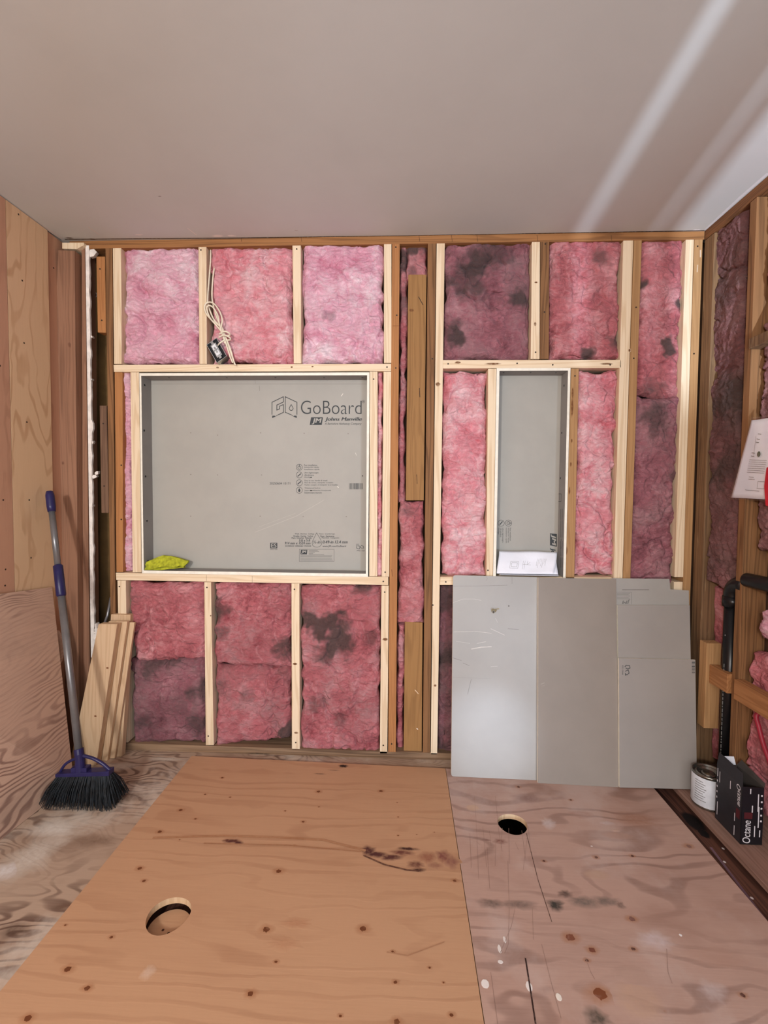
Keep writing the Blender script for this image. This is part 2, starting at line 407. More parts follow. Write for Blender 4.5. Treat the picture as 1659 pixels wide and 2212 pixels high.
def text_fit(mb, s, o, ux, uy, m=0, shear=0.0, offset=0.0):
    """o: corner point at text's lower left; ux, uy: vectors along its width and its height"""
    # heavier weights: the letters once more, a hair to the side
    vs, fs = text_geo(s, shear, min(offset, 0.0))
    nn_ = ux.cross(uy).normalized() * 0.00003; d = ux.normalized() * uy.length * offset * 2.2
    for k in range(3 if offset > 0.004 else 1): mb.add_mesh([o + ux * a + uy * b + d * (k - 1 if offset > 0.004 else 0) + nn_ * k for a, b in vs], fs, m)
def rect_text(mb, s, x0, y0, x1, y1, P, m=0, shear=0.0, offset=0.0, turn=0):
    """fit text to a rectangle; P maps picture measurements to a point of the printed face. turn: 0 upright, 90 reads down, 180 upside down, -90 reads up"""
    a, b, c = {0: ((x0, y1), (x1, y1), (x0, y0)), 90: ((x0, y0), (x0, y1), (x1, y0)), 180: ((x1, y0), (x0, y0), (x1, y1)), -90: ((x1, y1), (x1, y0), (x0, y1))}[turn]
    o = P(*a); text_fit(mb, s, o, P(*b) - o, P(*c) - o, m, shear, offset)
def line_px(mb, pts, wd, P, nrm, m=0):
    pts = [P(*p) for p in pts]; prev = None; nrm = Vector(nrm)
    for i in range(len(pts) - 1):
        p, q = pts[i], pts[i + 1]; d = (q - p).normalized(); sd = d.cross(nrm).normalized() * wd / 2; e = d * wd * 0.45
        mb.quad([p - e + sd, p - e - sd, q + e - sd, q + e + sd], m)
def ring_px(mb, x, y, r, wd, P, nrm, m=0, n=28):
    line_px(mb, [(x + r * math.cos(2 * math.pi * i / n), y + r * math.sin(2 * math.pi * i / n)) for i in range(n + 1)], wd, P, nrm, m)

NY = Vector((0, -1, 0))
# ================================================================== THE SETTING
ZC = 2.297; XL = -1.53; XR = 1.258; ZO = -0.019
REAR = -4.3
mb = MB(); mb.box((-2.1, REAR - 0.1, ZC), (1.9, 0.10, ZC + 0.03))
def Cl(px, py): return F(px, py, ZC)
DN = (0, 0, -1)
for (x, y, r, c) in ((345, 424, .008, (120, 112, 108)), (300, 507, .02, (226, 220, 214)), (470, 510, .03, (236, 230, 224)), (500, 509, .02, (240, 236, 230)), (640, 498, .01, (180, 164, 156)), (150, 514, .02, (110, 96, 86)), (200, 517, .02, (100, 88, 78)), (770, 513, .018, (70, 58, 50)), (1505, 497, .02, (235, 235, 240))):
    mb.disc(Cl(x, y), (1, 0, 0), (0, -1, 0), r, r * .35, c, .8, jag=.5)
mb.stroke([Cl(405, 493), Cl(425, 508)], .004, DN, (228, 220, 212), .8)
mb.stroke([Cl(190, 490), Cl(215, 507)], .005, DN, (214, 200, 190), .6)
mb.stroke([Cl(0, 424), Cl(60, 466), Cl(133, 515)], .012, DN, (214, 206, 200), .7)
mb.stroke([Cl(3, 433), Cl(133, 519)], .004, DN, (96, 80, 66), .8)
mb.stroke([Cl(1659, 374), Cl(1600, 425), Cl(1524, 496)], .012, DN, (228, 226, 228), .7)
mb.stroke([Cl(140, 517), Cl(500, 514), Cl(900, 509), Cl(1522, 498)], .006, DN, (84, 62, 46), .9)
struct(mb.build('ceiling', 'ceiling', loc=(0, -1, ZC)))
# outer shell
struct(MB().box((-1.66, REAR, -0.5), (XL - 0.034, 0.2, ZC)).build('wall_left', 'sheath'))
struct(MB().box((1.352, -2.9, -0.5), (1.42, 0.2, ZC)).build('wall_right', 'sheath'))
mb = MB(); mb.box((-1.32, 0.092, -0.5), (1.352, 0.12, ZC)); struct(mb.build('wall_back', 'sheath'))
mb = MB(); mb.box((-1.66, 0.125, -0.5), (-1.28, 0.14, ZC)); struct(mb.build('wall_corner', 'olive'))
mb = MB(); mb.box((-1.6, REAR - 0.05, -0.1), (0.95, REAR, ZC)); mb.box((0.95, REAR - 0.05, 2.05), (2.0, REAR, ZC)); mb.box((1.75, REAR - .05, -.1), (2.0, REAR, ZC)); struct(mb.build('wall_rear', 'wallpaint'))
struct(MB().box((1.90, REAR, -0.1), (1.95, -2.9, ZC)).build('wall_side', 'wallpaint'))
struct(MB().box((1.42, -2.92, -0.1), (1.95, -2.87, ZC)).build('wall_return', 'wallpaint'))
# old subfloor: the strip along the left wall, the strip along the back wall, and the rest behind the camera
mb = MB()
for p, q in (((-1.56, -2.6, ZO - .02), (-0.93, 0.09, ZO)), ((-0.93, -0.16, ZO - .02), (1.0, 0.09, ZO)), ((-1.56, REAR - .6, ZO - .02), (2.0, -2.45, ZO + .0188))): mb.box(p, q)
for (x, y, rx, ry, c, a) in ((120, 1790, .10, .05, (214, 206, 196), .8), (70, 1850, .09, .10, (206, 196, 184), .7), (250, 1655, .14, .035, (206, 196, 182), .8), (360, 1640, .10, .02, (204, 192, 176), .8), (15, 1880, .06, .05, (214, 208, 204), .8), (270, 1720, .10, .05, (96, 74, 62), .6), (210, 1815, .10, .03, (120, 94, 76), .5), (300, 1690, .06, .015, (90, 70, 58), .5), (30, 2010, .05, .03, (70, 50, 40), .5), (150, 1960, .08, .02, (110, 84, 66), .5)):
    mb.disc(F(x, y, ZO), (1, 0, 0), (0, 1, 0), rx, ry, c, a, jag=.5, solid=.3)
struct(mb.build('floor', 'ply_old', loc=(0, -1, 0)))
struct(MB().box((-1.6, -2.6, -0.5), (1.42, 0.2, -0.46)).build('floor_crawlspace', 'blackhole'))
struct(MB().box((-1.6, -2.62, -0.5), (1.42, -2.58, -0.03)).build('wall_crawlspace', 'blackhole'))
for k, (xa_, xb_) in enumerate(((0.42, 0.6005), (0.6145, 0.6895), (0.6995, 0.714))):
    struct(MB().box((xa_, -3.02, 0.0), (xb_, -2.98, 1.45)).build('streak_mask_%d' % (k + 1), 'tan'))  # unseen boards added behind the camera, their gaps shape the ceiling streaks

# left wall: three plywood panels
def left_panel(name, label, mat, xt0, yt, xb0, yb, Ya, Yb, th, holes=()):
    mb = MB(); mb.box((XL - th, Ya, -0.02), (XL, Yb, ZC - 0.004))
    for (hx, hy) in holes:
        p = S(hx, hy, XL); mb.disc(p, (0, 1, 0), (0, 0, 1), .0045, .0045, (40, 26, 18), 1.0, off=Vector((.0006, 0, 0)))
    o = mb.build(name, mat); tag(o, label, 'wall panel', 'plywood panels on the left wall'); return o
def yl(px, py): return S(px, py, XL).y
e1 = yl(22, 850); e2 = yl(112, 950)
left_panel('wall_panel', 'reddish brown plywood panel at the outer edge of the left wall', 'panel_brown', 0, 0, 0, 0, REAR + .02, e1 - .0012, .03, [(7, 1080), (11, 1265), (12, 1230), (0, 790)])
left_panel('wall_panel', 'pale pine plywood panel with swirling grain on the left wall', 'panel_pine', 0, 0, 0, 0, e1 + .0012, e2, .03, [(40, 463), (48, 606), (52, 741), (58, 912), (63, 1080), (67, 1205)])
mb = MB(); mb.box((XL - .031, e2 + .001, 0.0), (XL - .006, 0.03, ZC - .004)); p = S(116, 579, XL - .006); mb.disc(p, (0, 1, 0), (0, 0, 1), .0045, .0045, (40, 26, 18), 1.0, off=Vector((.0006, 0, 0)))
tag(mb.build('wall_panel', 'panel_brown'), 'narrow dull brown panel strip between the pale pine panel and the corner', 'wall panel', 'plywood panels on the left wall')

# ------------------------------------------------------------------ framing of the back wall
def nail(t, px, py, Y=0.0, r=.0035):
    mb = MB(); p = W(px, py, Y)
    n = 10; ring = [mb.vert(p + Vector((math.cos(2 * math.pi * i / n) * r, -.0007, math.sin(2 * math.pi * i / n) * r))) for i in range(n)]
    rb = [mb.vert(p + Vector((math.cos(2 * math.pi * i / n) * r, .001, math.sin(2 * math.pi * i / n) * r))) for i in range(n)]
    mb.face(ring)
    for i in range(n): mb.face((ring[i], ring[(i + 1) % n], rb[(i + 1) % n], rb[i]))
    mb.build('nail_head', 'nail', t)
def stick(name, label, cat, mat, tl, tr, br, bl, Y=0.0, depth=.086, group=None, nails=(), knots=(), strokes=()):
    mb = MB()
    a = [W(*tl, Y), W(*tr, Y), W(*br, Y), W(*bl, Y)]
    mb.hexa(a, [p + Vector((0, depth, 0)) for p in a])
    for (kx, ky, r0, r1) in knots: mb.disc(W(kx, ky, Y), (1, 0, 0), (0, 0, 1), r0, r1, (112, 70, 36), .85, jag=.3)
    for (pts, wd, c) in strokes: mb.stroke([W(*p, Y) for p in pts], wd, NY, c, .9)
    o = mb.build(name, mat, bevel=.0014); tag(o, label, cat, group)
    for nl in nails: nail(o, *nl, Y)
    return o
def stud(label, mat, xlt, xrt, yt, xlb, xrb, yb, **k):
    return stick('wall_stud', label, 'stud', mat, (xlt + .4, yt), (xrt - .4, yt), (xrb - .4, yb), (xlb + .4, yb), **k)
GN = 'pale new studs of the back wall'; GO = 'old brown studs of the back wall'
# plates
mb = MB(); mb.box((-1.50, -0.001, 2.262), (XR, 0.09, ZC - .001))
for x in (520, 650, 905, 975, 1030, 1160, 1320): mb.stroke([W(x, 508, -.001), W(x + 2, 522, -.001)], .002, NY, (70, 44, 24), .7)
tag(mb.build('top_plate', 'oldx', bevel=.001), 'long brown wooden top plate under the ceiling along the back wall', 'plate')
mb = MB(); mb.box((-1.34, 0.0, ZO), (XR, 0.09, .012))
for (x, y, rx) in ((700, 1642, .12), (560, 1630, .1), (860, 1645, .15)): mb.disc(W(x, y, 0), (1, 0, 0), (0, 0, 1), rx, .010, (70, 60, 48), .7, jag=.6, off=Vector((0, -.0005, 0)))
tag(mb.build('bottom_plate', 'platewood', bevel=.001), 'dirty grey-brown bottom plate along the foot of the back wall', 'plate')
mb = MB(); a = [W(134, 524, -.02), W(181, 524, -.02), W(181, 530, -.02), W(174, 533, -.02), W(166, 538, -.02), W(134, 537, -.02)]
mb.hexa(a, [p + Vector((0, .09, 0)) for p in a]); tag(mb.build('plate_end', 'new', bevel=.001), 'short pale plate end over the left corner post', 'plate')
# upper row
stud('pale new stud in the top row, leftmost, beside the old brown stud', 'new', 243, 262, 527, 246, 263, 786, group=GN)
stud('pale new stud in the top row, left of the hanging cables', 'new', 428, 446, 525, 430, 447, 786, group=GN, nails=[(434, 540)])
stud('pale new stud in the top row, right of the hanging cables', 'new', 631, 650, 521, 634, 651, 785, group=GN, nails=[(641, 538)])
stud('pale new stud in the top row against the orange stud', 'new', 829, 846, 519, 829, 846, 784, group=GN)
stick('header_board', 'long pale header board above the wide niche', 'board', 'newx', (245, 788), (845, 785.5), (845, 801.5), (246, 803.5), nails=[(836, 793)], knots=[(470, 794, .008, .004), (630, 793, .006, .004), (675, 792, .006, .003)])
# sides of the wide niche
stud('narrow orange stud left of the wide niche, below the header', 'orange', 247, 265, 804, 251, 266, 1236, nails=[(262, 1005), (262, 1122)])
stud('pale trimmer stud on the left side of the wide niche', 'new', 281, 300.5, 804, 286, 306, 1236.5, group=GN)
stud('pale trimmer stud on the right side of the wide niche', 'new', 798, 816, 802.5, 797, 815.5, 1245, group=GN, nails=[(807, 819)])
stud('pale stud right of the wide niche against the orange stud', 'new', 828, 845.5, 802.5, 824, 841, 1246, group=GN, nails=[(832, 1236)])
stick('sill_board', 'long pale sill board under the wide niche', 'board', 'newx', (250, 1237), (839, 1246.5), (839, 1264), (251, 1253), nails=[(828, 1256)], strokes=[([(446, 1242), (446, 1255)], .0012, (120, 90, 60)), ([(545, 1244), (545, 1258)], .0012, (120, 90, 60))])
# lower row
stud('pale new stud in the bottom row, leftmost, behind the leaning lumber', 'new', 253, 272, 1254, 261, 277, 1604, group=GN, nails=[(258, 1267), (266, 1590)])
stud('pale new stud in the bottom row, second from the left', 'new', 440.5, 456, 1257.5, 444, 462, 1610, group=GN, nails=[(447, 1269), (450, 1590)], knots=[(455, 1330, .004, .004)])
stud('pale knotty stud in the bottom row, third from the left', 'new', 629, 647, 1260.5, 630, 648, 1619, group=GN, nails=[(636, 1273), (639, 1604)], knots=[(637, 1434, .012, .006), (640, 1583, .012, .006)])
stud('pale knotty stud in the bottom row against the orange stud', 'new', 823.5, 840.5, 1265, 820, 837, 1628, group=GN, nails=[(831, 1279), (828, 1610)], knots=[(832, 1381, .014, .008)])
# middle column
stud('full height orange-brown stud right of the wide niche', 'orange', 846.5, 864, 520, 838, 855.5, 1625, group=GO, nails=[(855, 534), (857, 681), (855, 795), (846, 1607)], strokes=[([(848, 704), (862, 704)], .0015, (110, 60, 30)), ([(846, 1230), (848, 1245)], .002, (110, 60, 30))])
stick('filler_board', 'long flat brown board with a paint fleck, upper one of the centre bay', 'board', 'board', (882, 593), (921.5, 593), (915.5, 1081), (876.5, 1081), Y=.012, depth=.05, knots=[(889, 670, .012, .008)], strokes=[([(904, 641), (914, 659)], .003, (50, 34, 24)), ([(906, 838), (907, 858)], .003, (60, 38, 24)), ([(900, 1025), (901, 1045)], .0025, (60, 38, 24))])
mb = MB(); 
stick('filler_board', 'shorter flat brown board at the foot of the centre bay', 'board', 'board', (874.5, 1343), (913, 1345), (911, 1626), (872, 1625), Y=.012, depth=.05, strokes=[([(896, 1490), (904, 1499)], .003, (226, 200, 170)), ([(900, 1573), (903, 1576)], .004, (230, 214, 200))])
stud('full height old brown stud in the centre, left of the pale one', 'old', 924, 942.5, 518, 913, 929, 1626, group=GO, nails=[(934, 775)])
stud('full height pale stud left of the tall niche bay', 'new', 943, 961.5, 517, 930, 945, 1630, group=GN, nails=[(935, 1307)], knots=[(940, 1481, .007, .006), (946, 830, .012, .01)])
# right side, top row
stud('pale rough edged stud over the tall niche, paired with a brown one', 'new', 1149, 1167, 513, 1146, 1166, 775.5, group=GN, nails=[(1157, 761)], knots=[(1158, 610, .008, .004), (1156, 700, .006, .01)])
stud('short old brown stud over the tall niche with a black knot hole', 'old', 1167.5, 1187, 514, 1166.5, 1186, 775.5, group=GO, nails=[(1178, 527), (1176, 674)], knots=[])
mb = MB(); mb.disc(W(1170, 734, -.001), (1, 0, 0), (0, 0, 1), .011, .020, (20, 14, 12), 1.0, jag=.3, solid=.9)
stick('header_board', 'shorter pale header board above the tall niche', 'board', 'newx', (957, 777.5), (1341.5, 777), (1341.5, 794.5), (957, 796), nails=[(968, 786), (1117, 785), (1194, 788), (1318, 788)], knots=[(989, 783, .016, .006), (1310, 786, .03, .005), (1065, 786, .04, .005)])
stud('tall pale stud right of the tall niche bay', 'new', 1346.5, 1369, 509, 1324, 1344, 1290, group=GN, knots=[(1360, 757, .006, .008)])
stud('tall old brown stud behind the pale one, right of the tall niche bay', 'tan', 1369.5, 1387.5, 511, 1344.5, 1361, 1290, group=GO, nails=[(1374, 664), (1369, 774)])
stud('tall pale stud broken off above the grey sheets near the right corner', 'new', 1482, 1500, 505, 1457, 1476.5, 1247, group=GN)
stud('short pale stud stump below the broken stud, behind the notched sheet', 'new', 1456, 1475.5, 1257, 1449, 1468, 1420, group=GN)
stud('tan old stud with paint smears in the right corner', 'tan', 1500.5, 1519, 507, 1470, 1487, 1420, group=GO, nails=[(1507, 532), (1499, 764)], strokes=[([(1513, 540), (1513, 556)], .005, (206, 184, 160)), ([(1507, 572), (1506, 588)], .005, (200, 176, 148))])
# sides of the tall niche
stud('pale trimmer stud on the left side of the tall niche', 'new', 1054, 1073, 796.5, 1050, 1070, 1245, group=GN, nails=[(1054, 1232)])
stud('tan knotty trimmer stud on the right side of the tall niche', 'tan', 1233, 1251, 796, 1221, 1241, 1262, group=GN, nails=[(1242, 812)], knots=[(1237, 850, .005, .03), (1236, 880, .006, .05), (1233, 1003, .004, .012), (1235, 952, .004, .01), (1230, 1060, .004, .02), (1224, 1190, .004, .02)])
stick('sill_board', 'pale sill board under the tall niche, mostly behind the grey sheets', 'board', 'newx', (951, 1246.5), (1322, 1247), (1322, 1263), (950, 1264), nails=[(963, 1257)])
# left corner pieces
a = [W(125, 540, -.035), W(161, 541, -.035), W(171, 1640, -.035), W(122, 1640, -.035), W(113, 1060, -.035), W(112, 900, -.035)]
mb = MB(); mb.hexa(a, [p + Vector((.0, .045, 0)) for p in a])
for (x, y, r) in ((150, 745, .008), (136, 1000, .006)): mb.disc(W(x, y, -.0355), (1, 0, 0), (0, 0, 1), r, r * 1.6, (92, 54, 38), .5, jag=.4)
tag(mb.build('corner_post', 'corner', bevel=.002), 'wide reddish brown corner post where the left wall meets the back wall', 'post')
stud('narrow brown stud beside the broken drywall edge in the left corner', 'corner', 175.5, 184, 538, 180, 196, 1640, depth=.07)
mb = MB(); L = []; Rr = []
n = 90
for i in range(n + 1):
    k = i / n; y = 530 + (1420 - 530) * k
    xl = 184.5 + 12 * k; wd = 7.5 + 3.0 * (noise.noise(Vector((k * 40, 3, 1)))) + (5 if 0.43 < k < .455 else 0) + (3 if noise.noise(Vector((k * 90, 8, 2))) > .33 else 0)
    L.append(W(xl, y, -.004)); Rr.append(W(xl + max(4.5, wd), y + 2 * noise.noise(Vector((k * 70, 1, 4))), -.004))
for i in range(n):
    q = [L[i], Rr[i], Rr[i + 1], L[i + 1]]; mb.hexa(q, [p + Vector((0, .010, 0)) for p in q])
dw = mb.build('drywall_strip', 'drywall'); tag(dw, 'ragged white broken drywall edge standing in the left corner', 'drywall')
for (x, y, s) in ((197, 955, .012), (209, 1022, .011), (203, 1030, .012), (199, 1093, .006), (197, 727, .006), (196, 820, .007), (199, 545, .022)):
    mb = MB(); c = W(x, y, .0)
    pts = [(random.uniform(-1, 1) * s, random.uniform(-.4, .8) * s, random.uniform(-1, 1) * s) for _ in range(5)]
    a = [c + Vector((math.cos(k * 1.05) * s * random.uniform(.6, 1.1), random.uniform(-.003, .003), math.sin(k * 1.05) * s * random.uniform(.5, 1.0))) for k in range(6)]
    mb.hexa(a, [p + Vector((-.004, .02, .002)) for p in a]); mb.build('drywall_crumb', 'drywall', dw)
stud('full height old brown stud next to the leftmost pale stud', 'old', 227, 242.5, 528, 242, 252, 1600, group=GO)
stick('wood_block', 'orange-brown wood block nailed high in the left corner gap', 'block', 'orange', (208, 554), (226.5, 554), (229, 719), (211, 718), Y=.006, depth=.04, nails=[(216, 581), (220, 692)])
stick('wood_block', 'grey-brown weathered wood block lower in the left corner gap', 'block', 'greyblock', (215, 876), (230, 876), (235, 1108), (219, 1108), Y=.004, depth=.04, nails=[(223, 915), (225, 1050)])
mb = MB(); mb.disc(W(204.5, 637, .124), (1, 0, 0), (0, 0, 1), .012, .016, (190, 180, 168), 1, jag=.3, solid=.9); mb.disc(W(205, 637, .1235), (1, 0, 0), (0, 0, 1), .007, .012, (20, 16, 14), 1, solid=.9)
tag(mb.build('wall_hole_patch', 'olive'), 'small chipped round hole in the brown paper of the left corner cavity', 'hole')
mb = MB(); mb.tube([W(240, 1290, .03), W(232, 1330, .01), W(224, 1352, .0)], .006, 10); tag(mb.build('metal_rod', 'pole', smooth=True), 'thin grey metal rod standing behind the leaning lumber', 'rod')
mb = MB()
for k in range(9):
    c = W(205 + 6 * random.random(), 1352 + k * 7, -.01); s = .012
    a = [c + Vector((math.cos(j * 1.26 + k) * s, random.uniform(-.004, .004), math.sin(j * 1.26 + k) * s)) for j in range(5)]; mb.hexa(a, [p + Vector((0, .012, .003)) for p in a])
tag(mb.build('crumpled_paper', 'drywall'), 'crumpled whitish scrap tucked behind the leaning lumber', 'scrap')

# ------------------------------------------------------------------ fibreglass batts
def batt(label, quad, mat, seed=0, dirt=0.0, blobs=(), Y=.006, lump=.011, fold=.014, plane='Y', res=.0036, edge=.034, group='pink fibreglass batts in the back wall', name='insulation_batt', cat='insulation', depth=.06):
    """quad: tl,tr,br,bl in picture measure on the wall plane. Pillowed, creased wool face with sides going back into the bay."""
    if plane == 'Y': P = lambda x, y: W(x, y, Y); out = Vector((0, -1, 0))
    else: P = lambda x, y: S(x, y, Y); out = Vector((-1, 0, 0))
    tl, tr, br, bl = [P(*q) for q in quad]
    wd = ((tr - tl).length + (br - bl).length) / 2; ht = ((tl - bl).length + (tr - br).length) / 2
    nx = max(6, int(wd / res)); nz = max(6, int(ht / res)); so = Vector((seed * 7.31, seed * 3.7, seed * 1.9))
    mb = MB(); gr = []
    N = noise.noise
    bl_ = [(P(bx, by), br_, ba) for bx, by, br_, ba in blobs]
    idx = {}
    for j in range(nz + 1):
        for i in range(nx + 1):
            u = i / nx; v = j / nz
            q = (tl * (1 - u) + tr * u) * (1 - v) + (bl * (1 - u) + br * u) * v
            e = min(u * wd, (1 - u) * wd, v * ht, (1 - v) * ht)
            k = Vector((q.x, q.y, q.z)) + so
            wig = Vector((N(k * 16), N(k * 16 + Vector((5, 5, 5))), N(k * 16 + Vector((9, 1, 4)))))
            eb = max(0.0, 1 - e / edge)
            inset = eb * .45 * edge
            kk = k + wig * .05
            r1 = abs(N(kk * 5.2)); r2 = abs(N(kk * 13.0 + Vector((4, 4, 4))))
            g1 = .5 + .5 * N(k * 3.1); g2 = .5 + .5 * N(k * 4.3 + Vector((8, 2, 7)))
            crease = -fold * math.exp(-(r1 / .04) ** 2) * max(0, g1 - .25) * 2.4 - fold * .6 * math.exp(-(r2 / .06) ** 2) * max(0, g2 - .3) * 2.4
            hgt = lump * (1.15 * N(k * 7.5) + .6 * N(kk * 20) + .34 * N(kk * 52) + .16 * N(k * 120)) + crease
            hgt -= (eb ** 2.2) * (.028 + .012 * N(k * 30))
            q2 = q + out * hgt + (Vector((wig.x, 0, wig.z)) if plane == 'Y' else Vector((0, wig.y, wig.z))) * (.006 + .009 * eb)
            mid = (tl + tr + br + bl) / 4
            q2 -= (q - mid).normalized() * inset * (.2 + .9 * abs(N(k * 12)) + .5 * abs(N(k * 33)))
            idx[i, j] = mb.vert(q2)
            d = dirt + .35 * dirt * N(k * 7) * 2
            for bp, rad, am in bl_:
                dd = ((q - bp).length + rad * (.75 * N(k * 9) + .5 * N(k * 24) + .3 * N(k * 60))) / rad
                d += am * max(0, 1 - dd * dd)
            gr.append(max(0, min(1, d)))
    for j in range(nz):
        for i in range(nx): mb.face((idx[i, j], idx[i, j + 1], idx[i + 1, j + 1], idx[i + 1, j]))
    loop = [idx[i, 0] for i in range(nx)] + [idx[nx, j] for j in range(nz)] + [idx[i, nz] for i in range(nx, 0, -1)] + [idx[0, j] for j in range(nz, 0, -1)]
    bk = []
    for a in loop:
        pb = mb.v[a].copy(); pb[1 if plane == 'Y' else 0] = Y + depth
        bk.append(mb.vert(pb)); gr.append(min(1, gr[a] + .2))
    for i in range(len(loop)):
        j = (i + 1) % len(loop); mb.face((loop[i], loop[j], bk[j], bk[i]))
    mb.face(bk)
    o = mb.build(name, mat, smooth=True, grime=gr)
    return tag(o, label, cat, group)
def R4(x0, y0, x1, y1): return ((x0, y0), (x1, y0), (x1, y1), (x0, y1))
batt('bright pink batt in the top left bay', ((261, 527), (430, 525), (432, 787), (263, 787)), 'pink', 1, .05)
batt('salmon pink batt behind the hanging cables', ((452, 528), (632, 526), (634, 786), (452, 787)), 'salmon', 2, .03)
batt('pale pink batt with a small tan stain, left of the full height orange stud', ((649, 518), (831, 518), (831, 786), (650, 787)), 'pink', 3, .04, [(713, 680, .035, .45), (760, 640, .05, .2)])
batt('thin pink sliver of wool left of the wide niche', ((263, 803), (283, 803), (288, 1238), (265, 1237)), 'pink', 4, .08, edge=.012, Y=.02)
batt('thin pink sliver of wool right of the wide niche', ((814, 803), (829, 803), (826, 1246), (813, 1246)), 'salmon', 5, .08, edge=.010, Y=.02)
batt('rose batt in the lower left bay, above the dirty purple one', ((272, 1258), (442, 1258), (444, 1432), (280, 1430)), 'rose', 6, .12, [(290, 1290, .05, .25)])
batt('dirty purple batt in the lower left bay, under the rose one', ((278, 1424), (445, 1420), (447, 1610), (281, 1612)), 'dusty', 7, .42, [(330, 1450, .09, .3), (440, 1500, .07, .45), (430, 1560, .06, .4), (300, 1560, .06, .3), (360, 1470, .05, -.25), (412, 1530, .03, -.4)], lump=.011)
batt('grimy rose batt in the second lower bay, upper half', ((457, 1258), (631, 1258), (631, 1446), (460, 1444)), 'rose', 8, .30, [(475, 1320, .06, .65), (480, 1370, .05, .4), (620, 1400, .06, .6), (540, 1300, .06, -.1)], lump=.011)
batt('crumpled dusty rose batt in the second lower bay, lower half', ((460, 1436), (631, 1438), (631, 1600), (462, 1620)), 'rose', 9, .32, [(480, 1480, .05, .3), (600, 1450, .05, .35), (545, 1500, .04, .25), (628, 1590, .04, .8)], lump=.013)
batt('folded rose batt with a grey band, lower bay against the orange stud', ((647, 1262), (824, 1264), (822, 1640), (648, 1632)), 'rose', 10, .28, [(690, 1350, .07, .7), (730, 1370, .08, .6), (655, 1340, .04, .6), (700, 1420, .06, .4), (740, 1400, .06, .4), (800, 1380, .04, .4), (680, 1520, .05, .4), (730, 1550, .04, .3), (780, 1265, .05, .5)], lump=.015, fold=.014, edge=.024)
batt('long narrow strip of pink wool left of the flat brown boards', ((864, 524), (882, 524), (874, 1090), (858, 1090)), 'rose', 11, .25, [(870, 560, .05, .6), (872, 640, .06, .3)], Y=.03, edge=.012)
batt('dirty tuft of wool at the top of the centre bay above the flat board', ((876, 524), (926, 522), (925, 610), (874, 610)), 'rose', 12, .25, [(885, 540, .04, .7), (915, 535, .04, .6), (890, 590, .03, .4)], Y=.035, edge=.02)
batt('crumpled wool wad between the two flat brown boards', ((864, 1078), (918, 1080), (916, 1352), (858, 1352)), 'rose', 13, .14, [(885, 1105, .04, .3)], Y=.012, lump=.016, fold=.016, edge=.022)
batt('narrow strip of pink wool left of the lower flat board', ((858, 1346), (875, 1346), (872, 1630), (854, 1630)), 'rose', 14, .15, Y=.03, edge=.012)
batt('dirty mauve batt at the top of the bay left of the paired short studs', ((961, 518), (1151, 514), (1148, 777), (957, 779)), 'dusty', 15, .28, [(1010, 600, .12, .4), (985, 735, .05, .7), (1060, 555, .10, .35), (1125, 640, .06, .5), (990, 700, .03, .4), (1060, 700, .07, -.25), (1000, 525, .05, -.3)])
batt('rose batt with dark smudges at the top, right of the paired short studs', ((1186, 512), (1348, 508), (1342, 778), (1185, 778)), 'rose', 16, .12, [(1300, 555, .05, .5), (1272, 765, .04, .9), (1335, 740, .05, .7), (1200, 600, .03, .3)])
batt('bright pink batt left of the tall niche', ((957, 797), (1056, 797), (1052, 1247), (953, 1247)), 'salmon', 17, .03, lump=.012)
batt('salmon batt right of the tall niche', ((1250, 796), (1340, 795), (1326, 1250), (1240, 1250)), 'salmon', 18, .07, [(1280, 1150, .06, .05)], lump=.010)
batt('rose batt with black smudges in the upper right corner bay', ((1386, 507), (1484, 504), (1474, 860), (1374, 860)), 'rose', 19, .10, [(1392, 610, .03, 1.0), (1472, 655, .03, .9), (1478, 620, .03, .6), (1445, 745, .05, .95), (1410, 840, .08, .5), (1455, 760, .04, .5)], lump=.013, fold=.013)
batt('dusty mauve batt in the lower right corner bay above the grey sheets', ((1374, 852), (1474, 852), (1459, 1262), (1360, 1262)), 'dusty', 20, .22, [(1420, 900, .08, .4), (1455, 1220, .03, .6), (1460, 1030, .04, .4), (1400, 1000, .05, -.3), (1420, 1150, .06, -.2)], lump=.014, fold=.014)
batt('dark grimy strip of wool beside the leaning grey sheets', ((944, 1262), (1000, 1262), (1000, 1640), (942, 1640)), 'dusty', 21, .6, [(960, 1290, .06, .4), (965, 1420, .05, .3), (955, 1600, .05, -.3)], Y=.02)
batt('hidden rose batt behind the leaning grey sheets', ((1000, 1300), (1300, 1300), (1290, 1640), (1000, 1640)), 'rose', 22, .3, Y=.03, res=.012)

